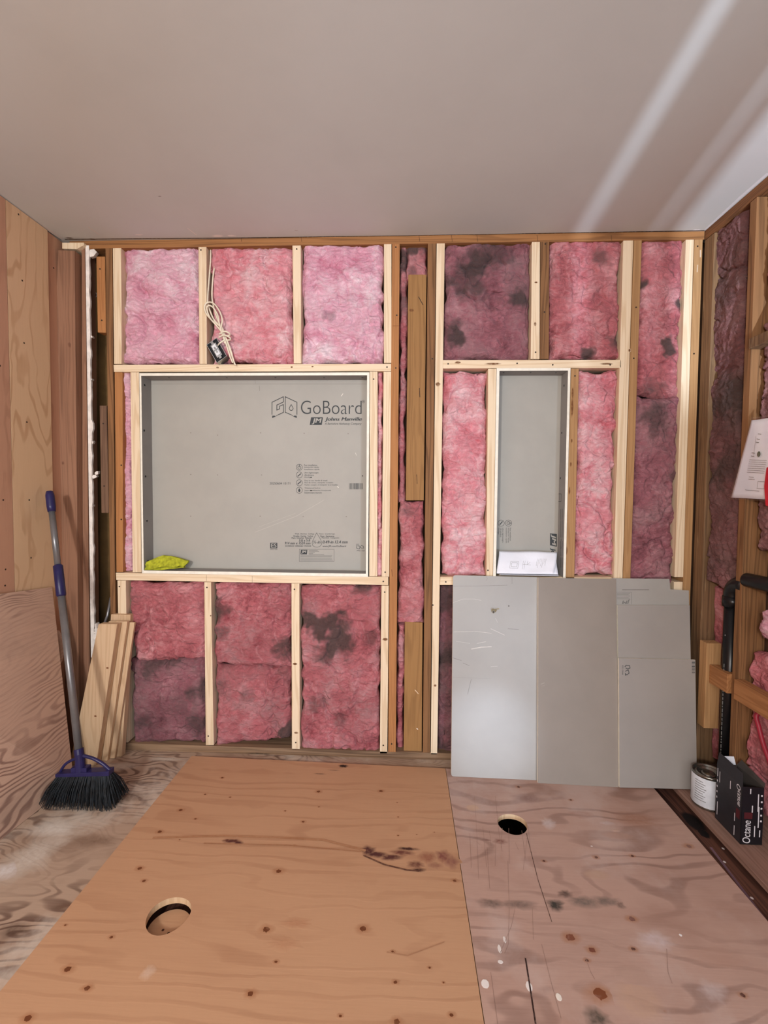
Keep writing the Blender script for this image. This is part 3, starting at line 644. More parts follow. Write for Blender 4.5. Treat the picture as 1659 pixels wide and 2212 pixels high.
# ------------------------------------------------------------------ the two niches
YB = .076
PB = lambda x, y: W(x, y, YB - .0006)
def scuffs(mb, PB=lambda x, y: W(x, y, YB)):
    for (x, y) in ((412, 935), (470, 940), (563, 935), (657, 936), (752, 937), (412, 1025), (470, 1026), (565, 1026), (562, 1115), (655, 1116), (748, 1116), (412, 1115)): mb.disc(PB(x, y), (1, 0, 0), (0, 0, 1), .0035, .0022, (120, 114, 104), .9, off=Vector((0, -.0002, 0)))
    mb.stroke([PB(550, 1150), PB(640, 1115), PB(700, 1080)], .002, NY, (200, 195, 186), .4); mb.stroke([PB(560, 1138), PB(640, 1108)], .0012, NY, (200, 195, 186), .35)
    mb.stroke([PB(737, 856), PB(741, 850)], .003, NY, (222, 218, 208), .8); mb.stroke([PB(768, 978), PB(770, 984)], .002, NY, (222, 218, 208), .8); mb.stroke([PB(728, 1051), PB(732, 1053)], .003, NY, (222, 218, 208), .8)
    mb.stroke([PB(326, 829.5), PB(795, 829.5)], .0012, NY, (140, 134, 124), .9); mb.stroke([PB(560, 833), PB(561, 845)], .0012, NY, (120, 114, 106), .9); mb.stroke([PB(551, 820), PB(552, 829)], .0012, NY, (140, 134, 124), .9)
def niche(loc_px, label, outer, inner, deco):
    (ol, ot, orr, ob), (il, it, ir, ib) = outer, inner
    A = W(ol, ot, -.006); B = W(orr, ob, -.006); a = W(il, it, -.006); b = W(ir, ib, -.006); B.x = W(orr, ot, -.006).x; b.x = W(ir, it, -.006).x
    t = thing('wall_niche', (A.x, 0, B.z), label, 'niche', 'grey backer board niches framed into the back wall')
    y0 = -.006; y1 = YB + .012
    mb = MB(); mb.box((A.x, YB, B.z), (B.x, y1, A.z))
    if deco: deco(mb)
    mb.build('back_panel', 'board_grey', t)
    for nm, p, q in (('side_panel', (A.x, y0, B.z), (a.x, YB, A.z)), ('side_panel', (b.x, y0, B.z), (B.x, YB, A.z)), ('top_panel', (a.x, y0, a.z), (b.x, YB, A.z)), ('bottom_panel', (a.x, y0, B.z), (b.x, YB, b.z))):
        mb = MB(); mb.box(p, q, 0)
        for fi in range(len(mb.f)):
            c = sum((mb.v[i] for i in mb.f[fi]), Vector()) / 4
            if abs(c.y - y0) < 1e-4: mb.fm[fi] = 1
        mb.build(nm, ['board_side', 'foam'], t)
    return t, a, b
def screw(t, p, nrm, r=.0065):
    nrm = Vector(nrm); u = nrm.orthogonal().normalized(); v = nrm.cross(u); mb = MB(); n = 14
    for k, (ra, hgt) in enumerate(((r, .0004), (r * .8, .0012), (r * .35, .0006))):
        ring = [mb.vert(p + nrm * hgt + (u * math.cos(6.2832 * i / n) + v * math.sin(6.2832 * i / n)) * ra) for i in range(n)]
        if k:
            for i in range(n): mb.face((prev[i], prev[(i + 1) % n], ring[(i + 1) % n], ring[i]), 0 if k == 1 else 1)
        prev = ring
    mb.face(prev, 1); mb.build('screw', ['steel', 'darkmetal'], t)
n1, a1, b1 = niche(None, 'wide grey backer board niche with printed lettering and a yellow-green cloth', (301, 806, 798, 1246), (305, 812, 793, 1239.5), scuffs)
for (x, y) in ((311, 930), (314, 1029), (317, 1125), (319, 1212), (312, 832)): screw(n1, S(x, y, a1.x), (1, 0, 0))
for x in (365, 490, 595, 700, 783): screw(n1, F(x, 815.5, a1.z), (0, 0, -1))
# --- house emblem and name
mb = MB(); L = lambda pts, wd=.0032: line_px(mb, pts, wd, PB, NY)
L([(587, 892), (587, 868), (612, 857), (612, 892), (598, 899)]) if False else None
L([(587.5, 895), (587.5, 869), (612, 857), (612, 868.5), (598, 875), (598, 886), (604, 883), (604, 877.5), (612, 874), (612, 891), (601, 896)])
L([(641.5, 895), (641.5, 869), (616, 857), (616, 890.5), (629, 896)])
mb.quad([PB(588, 898), PB(594, 898), PB(595.5, 900), PB(588, 903)]); mb.quad([PB(641, 898), PB(635, 898), PB(633.5, 900), PB(641, 903)])
L([(601, 896), (596, 898.5)], .0022); L([(629, 896), (633, 898.5)], .0022)
L([(629, 874), (625.5, 880), (624.8, 883), (627, 886.2), (629, 886.6), (631, 886.2), (633.2, 883), (632.5, 880), (629, 874)], .0026)
rect_text(mb, 'GoBoard', 650, 865.5, 781, 894.5, PB, 0, 0, -.012); rect_text(mb, '\u00ae', 782, 864.5, 788, 870.5, PB)
mb.quad([PB(672, 901.5), PB(697.5, 901.5), PB(695, 918), PB(669, 918)])
rect_text(mb, 'Johns Manville', 702, 901.5, 781.5, 911, PB, 0, .25, .022); rect_text(mb, 'A Berkshire Hathaway Company', 701.5, 913, 781, 918.8, PB, 0, .25)
rect_text(mb, '20250604 10171', 582.5, 1041.8, 627, 1046.6, PB)
mb.split('printed_logo', 'ink', n1)
mb = MB(); PBw = lambda x, y: W(x, y, YB - .0012)
rect_text(mb, 'JM', 674, 903.5, 694.5, 916.5, PBw, 0, .2, .02); rect_text(mb, 'ES', 586, 1174, 597, 1183, PBw, 0, 0, .015); rect_text(mb, 'JM', 651, 1189, 661.5, 1196, PBw, 0, .2, .02)
mb.split('reversed_lettering', 'board_grey', n1)
mb = MB()
ic = [(646.5, 1009.5), (646.5, 1026), (646.5, 1043), (646.5, 1059)]
for i, (x, y) in enumerate(ic):
    ring_px(mb, x, y, 6.6, .0016, PB, NY)
ring_px(mb, 646.5, 1010, 3.4, .0016, PB, NY); line_px(mb, [(646.5, 1003), (646.5, 1009)], .002, PB, NY)
line_px(mb, [(643.5, 1028.5), (649.5, 1023.5)], .004, PB, NY); line_px(mb, [(643.5, 1045.5), (649.5, 1040.5)], .004, PB, NY)
mb.face([mb.vert(PB(*p)) for p in ((646.5, 1054.5), (649, 1059), (648.3, 1062), (646.5, 1063), (644.7, 1062), (644, 1059))])
tx = [('Fast installation', 657, 685, 1005), ('Instalaci\u00f3n r\u00e1pida', 657, 689, 1009.7), ('Installation rapide', 657, 690, 1014.3), ('Ultra-lightweight', 657, 688, 1021.6), ('Ultraliviano', 657, 678, 1026.2), ('Ultral\u00e9ger', 657, 674, 1031),
      ('Easy to cut, handle & install', 658, 707, 1038.4), ('F\u00e1cil de cortar, manipular e instalar', 658, 720, 1043), ('Facile \u00e0 couper, \u00e0 manipuler et \u00e0 installer', 658, 730, 1047.7), ('Waterproof built-in', 658, 692, 1054.6), ('Impermeabilizaci\u00f3n incorporada', 658, 715, 1059.6), ('Enti\u00e8rement \u00e9tanche', 658, 695, 1064.2)]
for s, x0, x1, y in tx: rect_text(mb, s, x0, y - 1.9, x1, y + 1.9, PB)
mb.disc(PB(672, 1031), (1, 0, 0), (0, 0, 1), .004, .0022, (24, 24, 24), 1, solid=.95, off=Vector((0, -.0006, 0))); mb.disc(PB(672, 1059.7), (1, 0, 0), (0, 0, 1), .005, .0025, (24, 24, 24), 1, solid=.95, off=Vector((0, -.0006, 0))); mb.disc(PB(783, 1028), (1, 0, 0), (0, 0, 1), .0025, .0025, (24, 24, 24), 1, solid=.95, off=Vector((0, -.0006, 0)))
mb.split('feature_print', 'ink', n1, .03)
mb = MB(); random.seed(3); x = 754.5
while x < 782:
    wd_ = random.choice((.5, .8, .8, 1.3)); mb.quad([PB(x, 1044), PB(x + wd_, 1044), PB(x + wd_, 1057), PB(x, 1057)]); x += wd_ + random.choice((.5, .8, 1.1))
rect_text(mb, '0 12345 67890', 753, 1057.6, 784, 1059.4, PB) if False else None
mb.build('barcode', 'ink', n1)
mb = MB()
line_px(mb, [(684, 1151), (680, 1159), (676, 1167), (674, 1173), (676, 1179), (680, 1181.5), (685, 1182), (690, 1181), (694, 1177), (695, 1172), (692.5, 1165), (688, 1158), (684, 1151)], .0016, PB, NY)
for s, x0, x1, y in (('Walls  Showers  Ceilings', 637, 678.5, 1153.6), ('Paredes  Duchas  Techos', 634, 676, 1158), ('Murs  Douches  Plafonds', 630, 673, 1162), ('Floors  Countertops', 689, 723, 1153.6), ('Pisos  Encimeras', 692, 722, 1158.2), ('Planchers  Comptoirs', 695, 732.5, 1162.2)): rect_text(mb, s, x0, y - 1.7, x1, y + 1.7, PB, 0, 0, .01)
rect_text(mb, '3-ft x 5-ft', 645.5, 1164.5, 670.5, 1170, PB, 0, .2, .015); rect_text(mb, '914 mm x 1524 mm', 615.5, 1170.5, 670.5, 1176, PB, 0, .2, .015)
rect_text(mb, '\u00bd-in', 676.5, 1167.5, 692, 1174.5, PB, 0, .2, .01); rect_text(mb, '0.49-in', 697, 1167.5, 720, 1174, PB, 0, .2, .015); rect_text(mb, '12.4 mm', 723.5, 1167.5, 751, 1174, PB, 0, .2, .015)
rect_text(mb, 'WATERPROOF  DEPENDABLE  STRONGER', 616, 1178.2, 672, 1181, PB, 0, .2, .01); rect_text(mb, 'www.JM.com/GoBoard', 697, 1178, 747.5, 1182.6, PB, 0, .2, .01)
mb.quad([PB(583.5, 1172.5), PB(599, 1172.5), PB(599, 1184.5), PB(583.5, 1184.5)]); rect_text(mb, 'PMG-1526', 584, 1185.5, 599, 1188, PB)
line_px(mb, [(646.5, 1186.5), (721.5, 1186.5), (721.5, 1212.5), (646.5, 1212.5), (646.5, 1186.5)], .001, PB, NY)
mb.quad([PB(650, 1187.6), PB(664, 1187.6), PB(663, 1197.5), PB(649, 1197.5)])
for k, (x0, x1, y) in enumerate(((667, 686, 1188.5), (667, 689, 1191), (667, 680, 1193.4), (667, 676, 1195.8), (667, 700, 1198.2), (649, 717, 1200.6), (649, 716, 1203), (649, 717, 1207.4), (649, 719, 1210))): line_px(mb, [(x0, y), ((x0 + x1) / 2, y), (x1, y)], .0012, PB, NY)
line_px(mb, [(771, 1177), (770, 1184), (776, 1186), (778, 1180), (773, 1179)], .002, PB, NY); line_px(mb, [(780, 1178), (785, 1180), (786, 1184), (780, 1184), (778, 1181)], .002, PB, NY); rect_text(mb, 'PMG-1526', 771, 1188, 788, 1191, PB); rect_text(mb, 'UL', 770, 1174.5, 776, 1177.5, PB)
mb.split('size_print', 'ink', n1)

n2, a2, b2 = niche(None, 'tall narrow grey backer board niche holding folded papers', (1073, 795.5, 1232.5, 1260), (1079, 801, 1227, 1252), None)
for (x, y) in ((1219, 833), (1214, 935), (1211, 1033)): screw(n2, S(x, y, b2.x), (-1, 0, 0))
for x in (1088, 1146, 1201): screw(n2, F(x, 804.5, a2.z), (0, 0, -1), .005)
mb = MB()
for x in (1082.5, 1098.5):
    ring_px(mb, x, 1130, 6.8, .0016, PB, NY)
ring_px(mb, 1098.5, 1130, 3.5, .0016, PB, NY); line_px(mb, [(1098.5, 1130), (1104, 1130)], .002, PB, NY); line_px(mb, [(1080, 1133), (1085, 1127)], .004, PB, NY)
for s, x, y1 in (('Ultra-lightweight', 1086, 1172), ('Ultraliviano', 1082, 1160), ('Ultral\u00e9ger', 1077, 1155), ('Fast installation', 1102.5, 1168), ('Instalaci\u00f3n r\u00e1pida', 1098, 1172), ('Installation rapide', 1093.5, 1173)): rect_text(mb, s, x - 1.6, 1140, x + 1.6, y1, PB, 0, 0, 0, 90)
mb.quad([PB(1188, 1152), PB(1203, 1153.5), PB(1203, 1181), PB(1188, 1178)]); rect_text(mb, 'Johns Manville', 1188, 1184, 1200, 1262, PB, 0, .2, .02, 90)
PS = lambda x, y: S(x, y, b2.x - .0006)
def PSm(x, y): return S(x, y, b2.x - .0006)
for (y0, y1) in ((1100, 1122), (1125, 1160), (1170, 1200), (1205, 1225)):
    for x in (1211, 1214.5): line_px(mb, [(x + .2, y0), (x, (y0 + y1) / 2), (x - .2, y1)], .0035, PSm, (-1, 0, 0))
line_px(mb, [(1206.5, 1067), (1212.5, 1067), (1212, 1083), (1206, 1083), (1206.5, 1067)], .0025, PSm, (-1, 0, 0)); line_px(mb, [(1209, 1070), (1209, 1080)], .003, PSm, (-1, 0, 0))
line_px(mb, [(1212, 1165), (1209.5, 1173), (1211, 1186), (1214, 1180), (1214.5, 1170), (1212, 1165)], .0014, PSm, (-1, 0, 0))
mb.split('printed_logo', 'ink', n2)
mb = MB(); rect_text(mb, 'JM', 1190, 1154.5, 1201, 1178, PBw, 0, .2, .03, 90); mb.build('reversed_lettering', 'board_grey', n2)

# folded papers in the tall niche
def sheet(name, pts, mat, parent, nu=24, nv=10, wave=.003, seed=1, th=.0006):
    tl, tr, br, bl = pts; mb = MB(); g = {}
    for j in range(nv + 1):
        for i in range(nu + 1):
            u = i / nu; v = j / nv; p = (tl * (1 - u) + tr * u) * (1 - v) + (bl * (1 - u) + br * u) * v
            p = p + Vector((.3, -1, .6)) * wave * (noise.noise(Vector((u * 2.4 + seed, v * 1.8, seed))) + .25)
            g[i, j] = mb.vert(p)
    for j in range(nv):
        for i in range(nu): mb.face((g[i, j], g[i, j + 1], g[i + 1, j + 1], g[i + 1, j]))
    o = mb.build(name, mat, parent, smooth=True); md = o.modifiers.new('thickness', 'SOLIDIFY'); md.thickness = th
    return o
pp = thing('folded_papers', W(1138, 1246, .0), 'folded white printed papers lying in the foot of the tall niche', 'papers')
sheet('under_sheet', [W(1080, 1193, .05), W(1200, 1200, .05), W(1205, 1241, -.012), W(1078, 1239, -.012)], 'white', pp, seed=4)
sheet('lower_sheet', [W(1082, 1236, .03), W(1205, 1239, .03), W(1207, 1244, -.02), W(1078, 1242, -.02)], 'white', pp, seed=6, wave=.001)
P0 = [W(1078, 1190, .045), W(1203, 1193, .045), W(1196, 1239, -.018), W(1072.5, 1239, -.018)]
sheet('top_sheet', P0, 'white', pp, seed=2, wave=.006)
mb = MB()
def PPq(x, y):
    u = (x - 1075) / 125; v = (y - 1191) / 48; tl, tr, br, bl = P0
    p = (tl * (1 - u) + tr * u) * (1 - v) + (bl * (1 - u) + br * u) * v
    return p + Vector((.3, -1, .6)) * .006 * (noise.noise(Vector((u * 2.4 + 2, v * 1.8, 2))) + .25) + Vector((0, -.0012, .0006))
line_px(mb, [(1102, 1214), (1120, 1214), (1120, 1228), (1102, 1228), (1102, 1214)], .0007, PPq, NY); line_px(mb, [(1105, 1217), (1117, 1217), (1117, 1225), (1105, 1225), (1105, 1217)], .0008, PPq, NY)
line_px(mb, [(1130, 1212), (1130, 1230)], .0006, PPq, NY); line_px(mb, [(1134, 1212), (1134, 1230)], .0006, PPq, NY); line_px(mb, [(1130, 1220), (1148, 1220)], .0006, PPq, NY); line_px(mb, [(1140, 1212), (1140, 1220), (1146, 1214)], .0006, PPq, NY)
for k in range(7): line_px(mb, [(1160 + k * 3, 1207), (1160 + k * 3, 1222 + 5 * math.sin(k * 2.1))], .0006, PPq, NY)
mb.split('drawing_print', 'ink_soft', pp)
# yellow-green cloth in the wide niche
zb = b1.z
import bmesh
def cloth_fold(mb, pts, th, seed):
    """one fold of cloth: an outline, subdivided and rumpled, with its own thickness"""
    bm = bmesh.new(); f = bm.faces.new([bm.verts.new(W(*p)) for p in pts])
    bmesh.ops.triangulate(bm, faces=[f]); 
    for _ in range(3): bmesh.ops.subdivide_edges(bm, edges=bm.edges[:], cuts=1, use_grid_fill=True)
    bm.normal_update()
    for v in bm.verts:
        k = v.co * 26 + Vector((seed, seed * 2, 1)); edge = any(e.is_boundary for e in v.link_edges)
        v.co += Vector((.3 * noise.noise(k + Vector((4, 4, 4))), -abs(noise.noise(k * .6)) * (0 if edge else 1.6) , noise.noise(k))) * (.0022 if edge else .004)
        v.co.z = max(v.co.z, zb + .0012)
    bm.verts.index_update(); n0 = len(mb.v); cos = [v.co.copy() for v in bm.verts]
    for c in cos: mb.vert(c)
    back = [mb.vert(c + Vector((0, th, 0))) for c in cos]
    for f in bm.faces:
        ix = [v.index for v in f.verts]; mb.face([n0 + i for i in ix]); mb.face([back[i] for i in ix[::-1]])
    for e in bm.edges:
        if e.is_boundary: i, j = e.verts[0].index, e.verts[1].index; mb.face((n0 + i, n0 + j, back[j], back[i]))
    bm.free()
cl = MB()
cloth_fold(cl, [(313, 1235.5, -.002), (332, 1234, -.002), (352, 1231, .004), (383, 1227.5, .012), (397, 1226.5, .02), (398, 1220, .03), (350, 1214, .03), (316, 1217, .02), (312.5, 1225, .006)], .014, 1.3)
cloth_fold(cl, [(313.5, 1221, .004), (316, 1214, .008), (330, 1208, .012), (341, 1203, .018), (352, 1199.5, .024), (366, 1201.5, .026), (382, 1204.5, .028), (407.5, 1211, .032), (404, 1217.5, .022), (396, 1224.5, .012), (388, 1222.5, .006), (380, 1225.5, .004), (350, 1224, -.002), (330, 1229, -.004), (318, 1226, -.001)], .010, 4.1)
tag(cl.build('cleaning_cloth', 'cloth', smooth=True), 'crumpled yellow-green cleaning cloth in the lower left of the wide niche', 'cloth')

# ------------------------------------------------------------------ hanging cables with electrical box
cb = thing('cable_bundle', W(480, 720, -.02), 'looped white electrical cables with a metal switch box hanging in the top row', 'cable')
def cable(pts, r=.0034):
    MB().tube([W(x, y, Y) for x, y, Y in pts], r, 8, smooth_pts=8).build('cable', 'cable', cb, smooth=True)
cable([(455, 537, .03), (455, 560, .012), (452, 600, .004), (449, 640, 0), (450, 660, -.006), (462, 690, -.014), (478, 706, -.018), (484, 722, -.02), (492, 745, -.02), (502, 772, -.018), (507, 787, -.016)])
cable([(467, 537, .03), (466, 560, .012), (460, 600, .004), (458, 640, 0), (462, 664, -.008), (470, 690, -.016), (480, 708, -.022), (488, 730, -.024), (498, 755, -.022), (505, 780, -.018), (509, 789, -.016)])
cable([(488, 744, -.026), (484, 722, -.028), (474, 704, -.026), (458, 692, -.024), (446, 678, -.02), (442, 664, -.018), (446, 655, -.018), (456, 653, -.02), (466, 660, -.022), (476, 676, -.024), (480, 692, -.026), (478, 712, -.03), (486, 735, -.03), (497, 770, -.026), (503, 784, -.022)])
cable([(486, 742, -.03), (480, 720, -.032), (470, 706, -.03), (456, 690, -.028), (449, 676, -.026), (447, 664, -.024), (452, 660, -.024), (460, 664, -.026), (470, 680, -.028), (474, 700, -.032), (480, 722, -.034)])
cable([(474, 722, -.030), (484, 716, -.040), (494, 719, -.036), (496, 724, -.026), (486, 726, -.020)], .0036)
cable([(473, 729, -.030), (484, 724, -.042), (496, 729, -.036), (497, 734, -.026), (486, 735, -.020)], .0036)
cable([(484, 735, -.036), (474, 742, -.036), (470, 748, -.02)], .0034)
# box: turned about 30 degrees
bx = W(468, 757, -.03); ux = Vector((.83, 0, .56)); uz = Vector((-.50, 0, .86)); uy = Vector((0, 1, 0))
def bxq(p, q):
    """box between local corners p and q"""
    mb_ = MB(); mb_.box(p, q); mb_.v = [bx + ux * v.x + uy * v.y + uz * v.z for v in mb_.v]; return mb_
hw, hh, dp = .027, .046, .045
shell = MB()
for p, q in (((-hw, 0, -hh), (-hw + .0018, dp, hh)), ((hw - .0018, 0, -hh), (hw, dp, hh)), ((-hw, 0, -hh), (hw, dp, -hh + .0018)), ((-hw, 0, hh - .0018), (hw, dp, hh)), ((-hw, dp - .002, -hh), (hw, dp, hh))):
    b_ = bxq(p, q); shell.add_mesh(b_.v, b_.f)
eb = shell.build('switch_box', 'steel', cb)
bxq((-hw + .003, .012, -hh + .003), (hw - .003, .014, hh - .003)).build('box_inside', 'darkmetal', eb)
dv = MB()
for p, q in (((-.013, -.004, -.030), (.013, .012, .030)), ((-.006, -.005, -.040), (.006, .002, -.030)), ((-.006, -.005, .030), (.006, .002, .044))):
    b_ = bxq(p, q); dv.add_mesh(b_.v, b_.f)
dv.build('mounting_strap', 'steel', eb)
dv = MB()
for p, q in (((-.009, -.008, -.024), (.009, -.003, -.003)), ((-.009, -.008, .003), (.009, -.003, .024))):
    b_ = bxq(p, q); dv.add_mesh(b_.v, b_.f)
dv.build('switch_face', 'device', eb)
bxq((-.004, -.0095, -.014), (.004, -.004, .014)).build('switch_toggle', 'steel', eb)

# ------------------------------------------------------------------ floor sheets with sawn holes
def plywood(name, outline, hole, r, mat, th, label, marks=()):
    n = 40; mb = MB()
    hc = Vector((hole.x, hole.y, 0))
    def outer(an):      # where a ray from the hole meets the outline
        d = Vector((math.cos(an), math.sin(an), 0)); best = None
        for i in range(len(outline)):
            a = Vector((*outline[i], 0)); b = Vector((*outline[(i + 1) % len(outline)], 0)); e = b - a
            den = d.x * e.y - d.y * e.x
            if abs(den) < 1e-9: continue
            t_ = ((a.x - hc.x) * e.y - (a.y - hc.y) * e.x) / den; s_ = ((a.x - hc.x) * d.y - (a.y - hc.y) * d.x) / den
            if t_ > 0 and -1e-6 <= s_ <= 1 + 1e-6 and (best is None or t_ < best): best = t_
        return hc + d * best
    ang = sorted([2 * math.pi * i / n for i in range(n)] + [math.atan2(y - hc.y, x - hc.x) % (2 * math.pi) for x, y in outline])
    rt, ot, rb, ob = [], [], [], []
    for an in ang:
        p = hc + Vector((math.cos(an), math.sin(an), 0)) * r * (1 + .02 * math.sin(3 * an)); q = outer(an)
        rt.append(mb.vert((p.x, p.y, 0))); ot.append(mb.vert((q.x, q.y, 0))); rb.append(mb.vert((p.x, p.y, -th))); ob.append(mb.vert((q.x, q.y, -th)))
    k = len(ang)
    for i in range(k):
        j = (i + 1) % k
        mb.face((rt[i], ot[i], ot[j], rt[j])); mb.face((rb[j], ob[j], ob[i], rb[i])); mb.face((rt[j], rb[j], rb[i], rt[i]), 1); mb.face((ot[i], ob[i], ob[j], ot[j]), 1)
    for mk in marks:
        if mk[0] == 'd':
            _, x, y, r0, r1, c, a = mk[:7]; mb.disc(F(x, y), (1, 0, 0), (0, 1, 0), r0, r1, c, a, jag=.45, solid=.35, n=18)
        elif mk[0] == 'k':    # knot: dark heart in a paler halo
            _, x, y, r0, c = mk; p = F(x, y); mb.disc(p, (1, 0, 0), (0, 1, 0), r0 * 1.7, r0 * 1.1, (164, 112, 76), .55, jag=.3, solid=.4); mb.disc(p, (1, 0, 0), (0, 1, 0), r0, r0 * .8, c, .95, jag=.3, solid=.55)
        elif mk[0] == 'f':    # flat filled patch, plug or paint drop
            _, x, y, r0, r1, c, a = mk; mb.disc(F(x, y), (1, 0, 0), (0, 1, 0), r0, r1, c, a if r0 < .012 else a * .85, jag=.15, solid=.88 if r0 < .012 else .6, n=20)
        else:
            _, pts, wd_, c, a = mk; mb.stroke([F(x, y) for x, y in pts], wd_, (0, 0, 1), c, a)
    o = mb.build(name, [mat, 'bundle'], loc=(outline[0][0], outline[0][1], -th)); return tag(o, label, 'plywood sheet', 'plywood sheets on the floor')
kb = (110, 62, 34)
km = [('k', x, y, r, kb) for x, y, r in ((480, 1680, .008), (497, 1722, .006), (443, 1716, .006), (688, 1710, .012), (823, 1709, .012), (655, 1775, .009), (689, 1743, .005), (390, 1750, .012), (422, 1769, .007), (345, 1797, .012), (388, 1814, .004), (302, 1876, .012), (311, 1903, .009), (602, 1882, .014), (858, 1734, .004), (860, 1765, .004), (860, 1805, .005), (900, 1803, .003), (938, 1798, .003), (575, 2008, .016), (784, 2006, .016), (240, 2025, .008), (146, 2094, .014), (188, 2135, .012), (60, 2200, .014), (596, 2078, .007), (541, 2147, .012), (850, 2057, .006), (928, 2091, .005), (854, 2122, .008), (958, 2123, .004), (975, 2193, .008), (857, 2208, .012), (735, 2195, .006), (616, 1752, .005), (636, 1827, .006), (848, 2056, .006), (982, 1903, .010), (141, 1999, .005))]
st = (84, 48, 44)
km += [('d', 795, 1838, 0.0319, 0.0240, st, .95), ('d', 815, 1846, 0.0435, 0.0180, st, .95), ('d', 845, 1852, 0.0508, 0.0150, (90, 52, 46), .95), ('d', 870, 1842, 0.0508, 0.0150, (112, 66, 54), .8), ('d', 880, 1834, 0.0435, 0.0090, (70, 40, 34), .9), ('d', 898, 1868, 0.0319, 0.0180, (112, 70, 56), .8), ('d', 905, 1880, 0.0290, 0.0090, (70, 40, 34), .8), ('d', 925, 1852, 0.0362, 0.0300, (150, 98, 76), .7), ('d', 957, 1850, 0.0290, 0.0330, (134, 84, 72), .8), ('d', 975, 1862, 0.0290, 0.0300, (138, 90, 78), .7), ('d', 940, 1870, 0.0290, 0.0150, (140, 92, 76), .6),
       ('d', 502, 1817, 0.0348, 0.0120, (92, 52, 44), .95), ('d', 515, 1821, 0.0203, 0.0105, (84, 46, 42), .95), ('d', 490, 1816, 0.0203, 0.0090, (100, 58, 48), .9), ('d', 742, 1655, 0.0232, 0.0135, (40, 28, 24), 1.0),
       ('d', 690, 1672, .03, .004, (90, 70, 56), .7), ('d', 720, 1664, .03, .004, (90, 70, 56), .6), ('d', 320, 2100, .02, .02, (214, 190, 172), .5), ('d', 640, 1995, .05, .018, (170, 112, 78), .35), ('d', 615, 2040, .05, .02, (170, 112, 78), .25),
       ('s', [(330, 1810), (480, 1806), (600, 1809), (700, 1815), (790, 1838)], .010, (156, 104, 66), .45), ('s', [(440, 1822), (620, 1826), (780, 1840)], .005, (150, 98, 62), .45), ('s', [(785, 1848), (830, 1868), (880, 1880), (905, 1882)], .006, (90, 56, 44), .8), ('s', [(835, 2057), (880, 2065), (960, 2035)], .003, (150, 100, 70), .4)]
lp = [(-.936, -.063), (.192, -.094), (.190, -2.45), (-.944, -2.45)]
plywood('floor_plywood', lp, F(364, 1977), .058, 'ply_new', .018, 'clean orange plywood sheet with knots and a round hole on the left of the floor', km)
wk = (96, 62, 52)
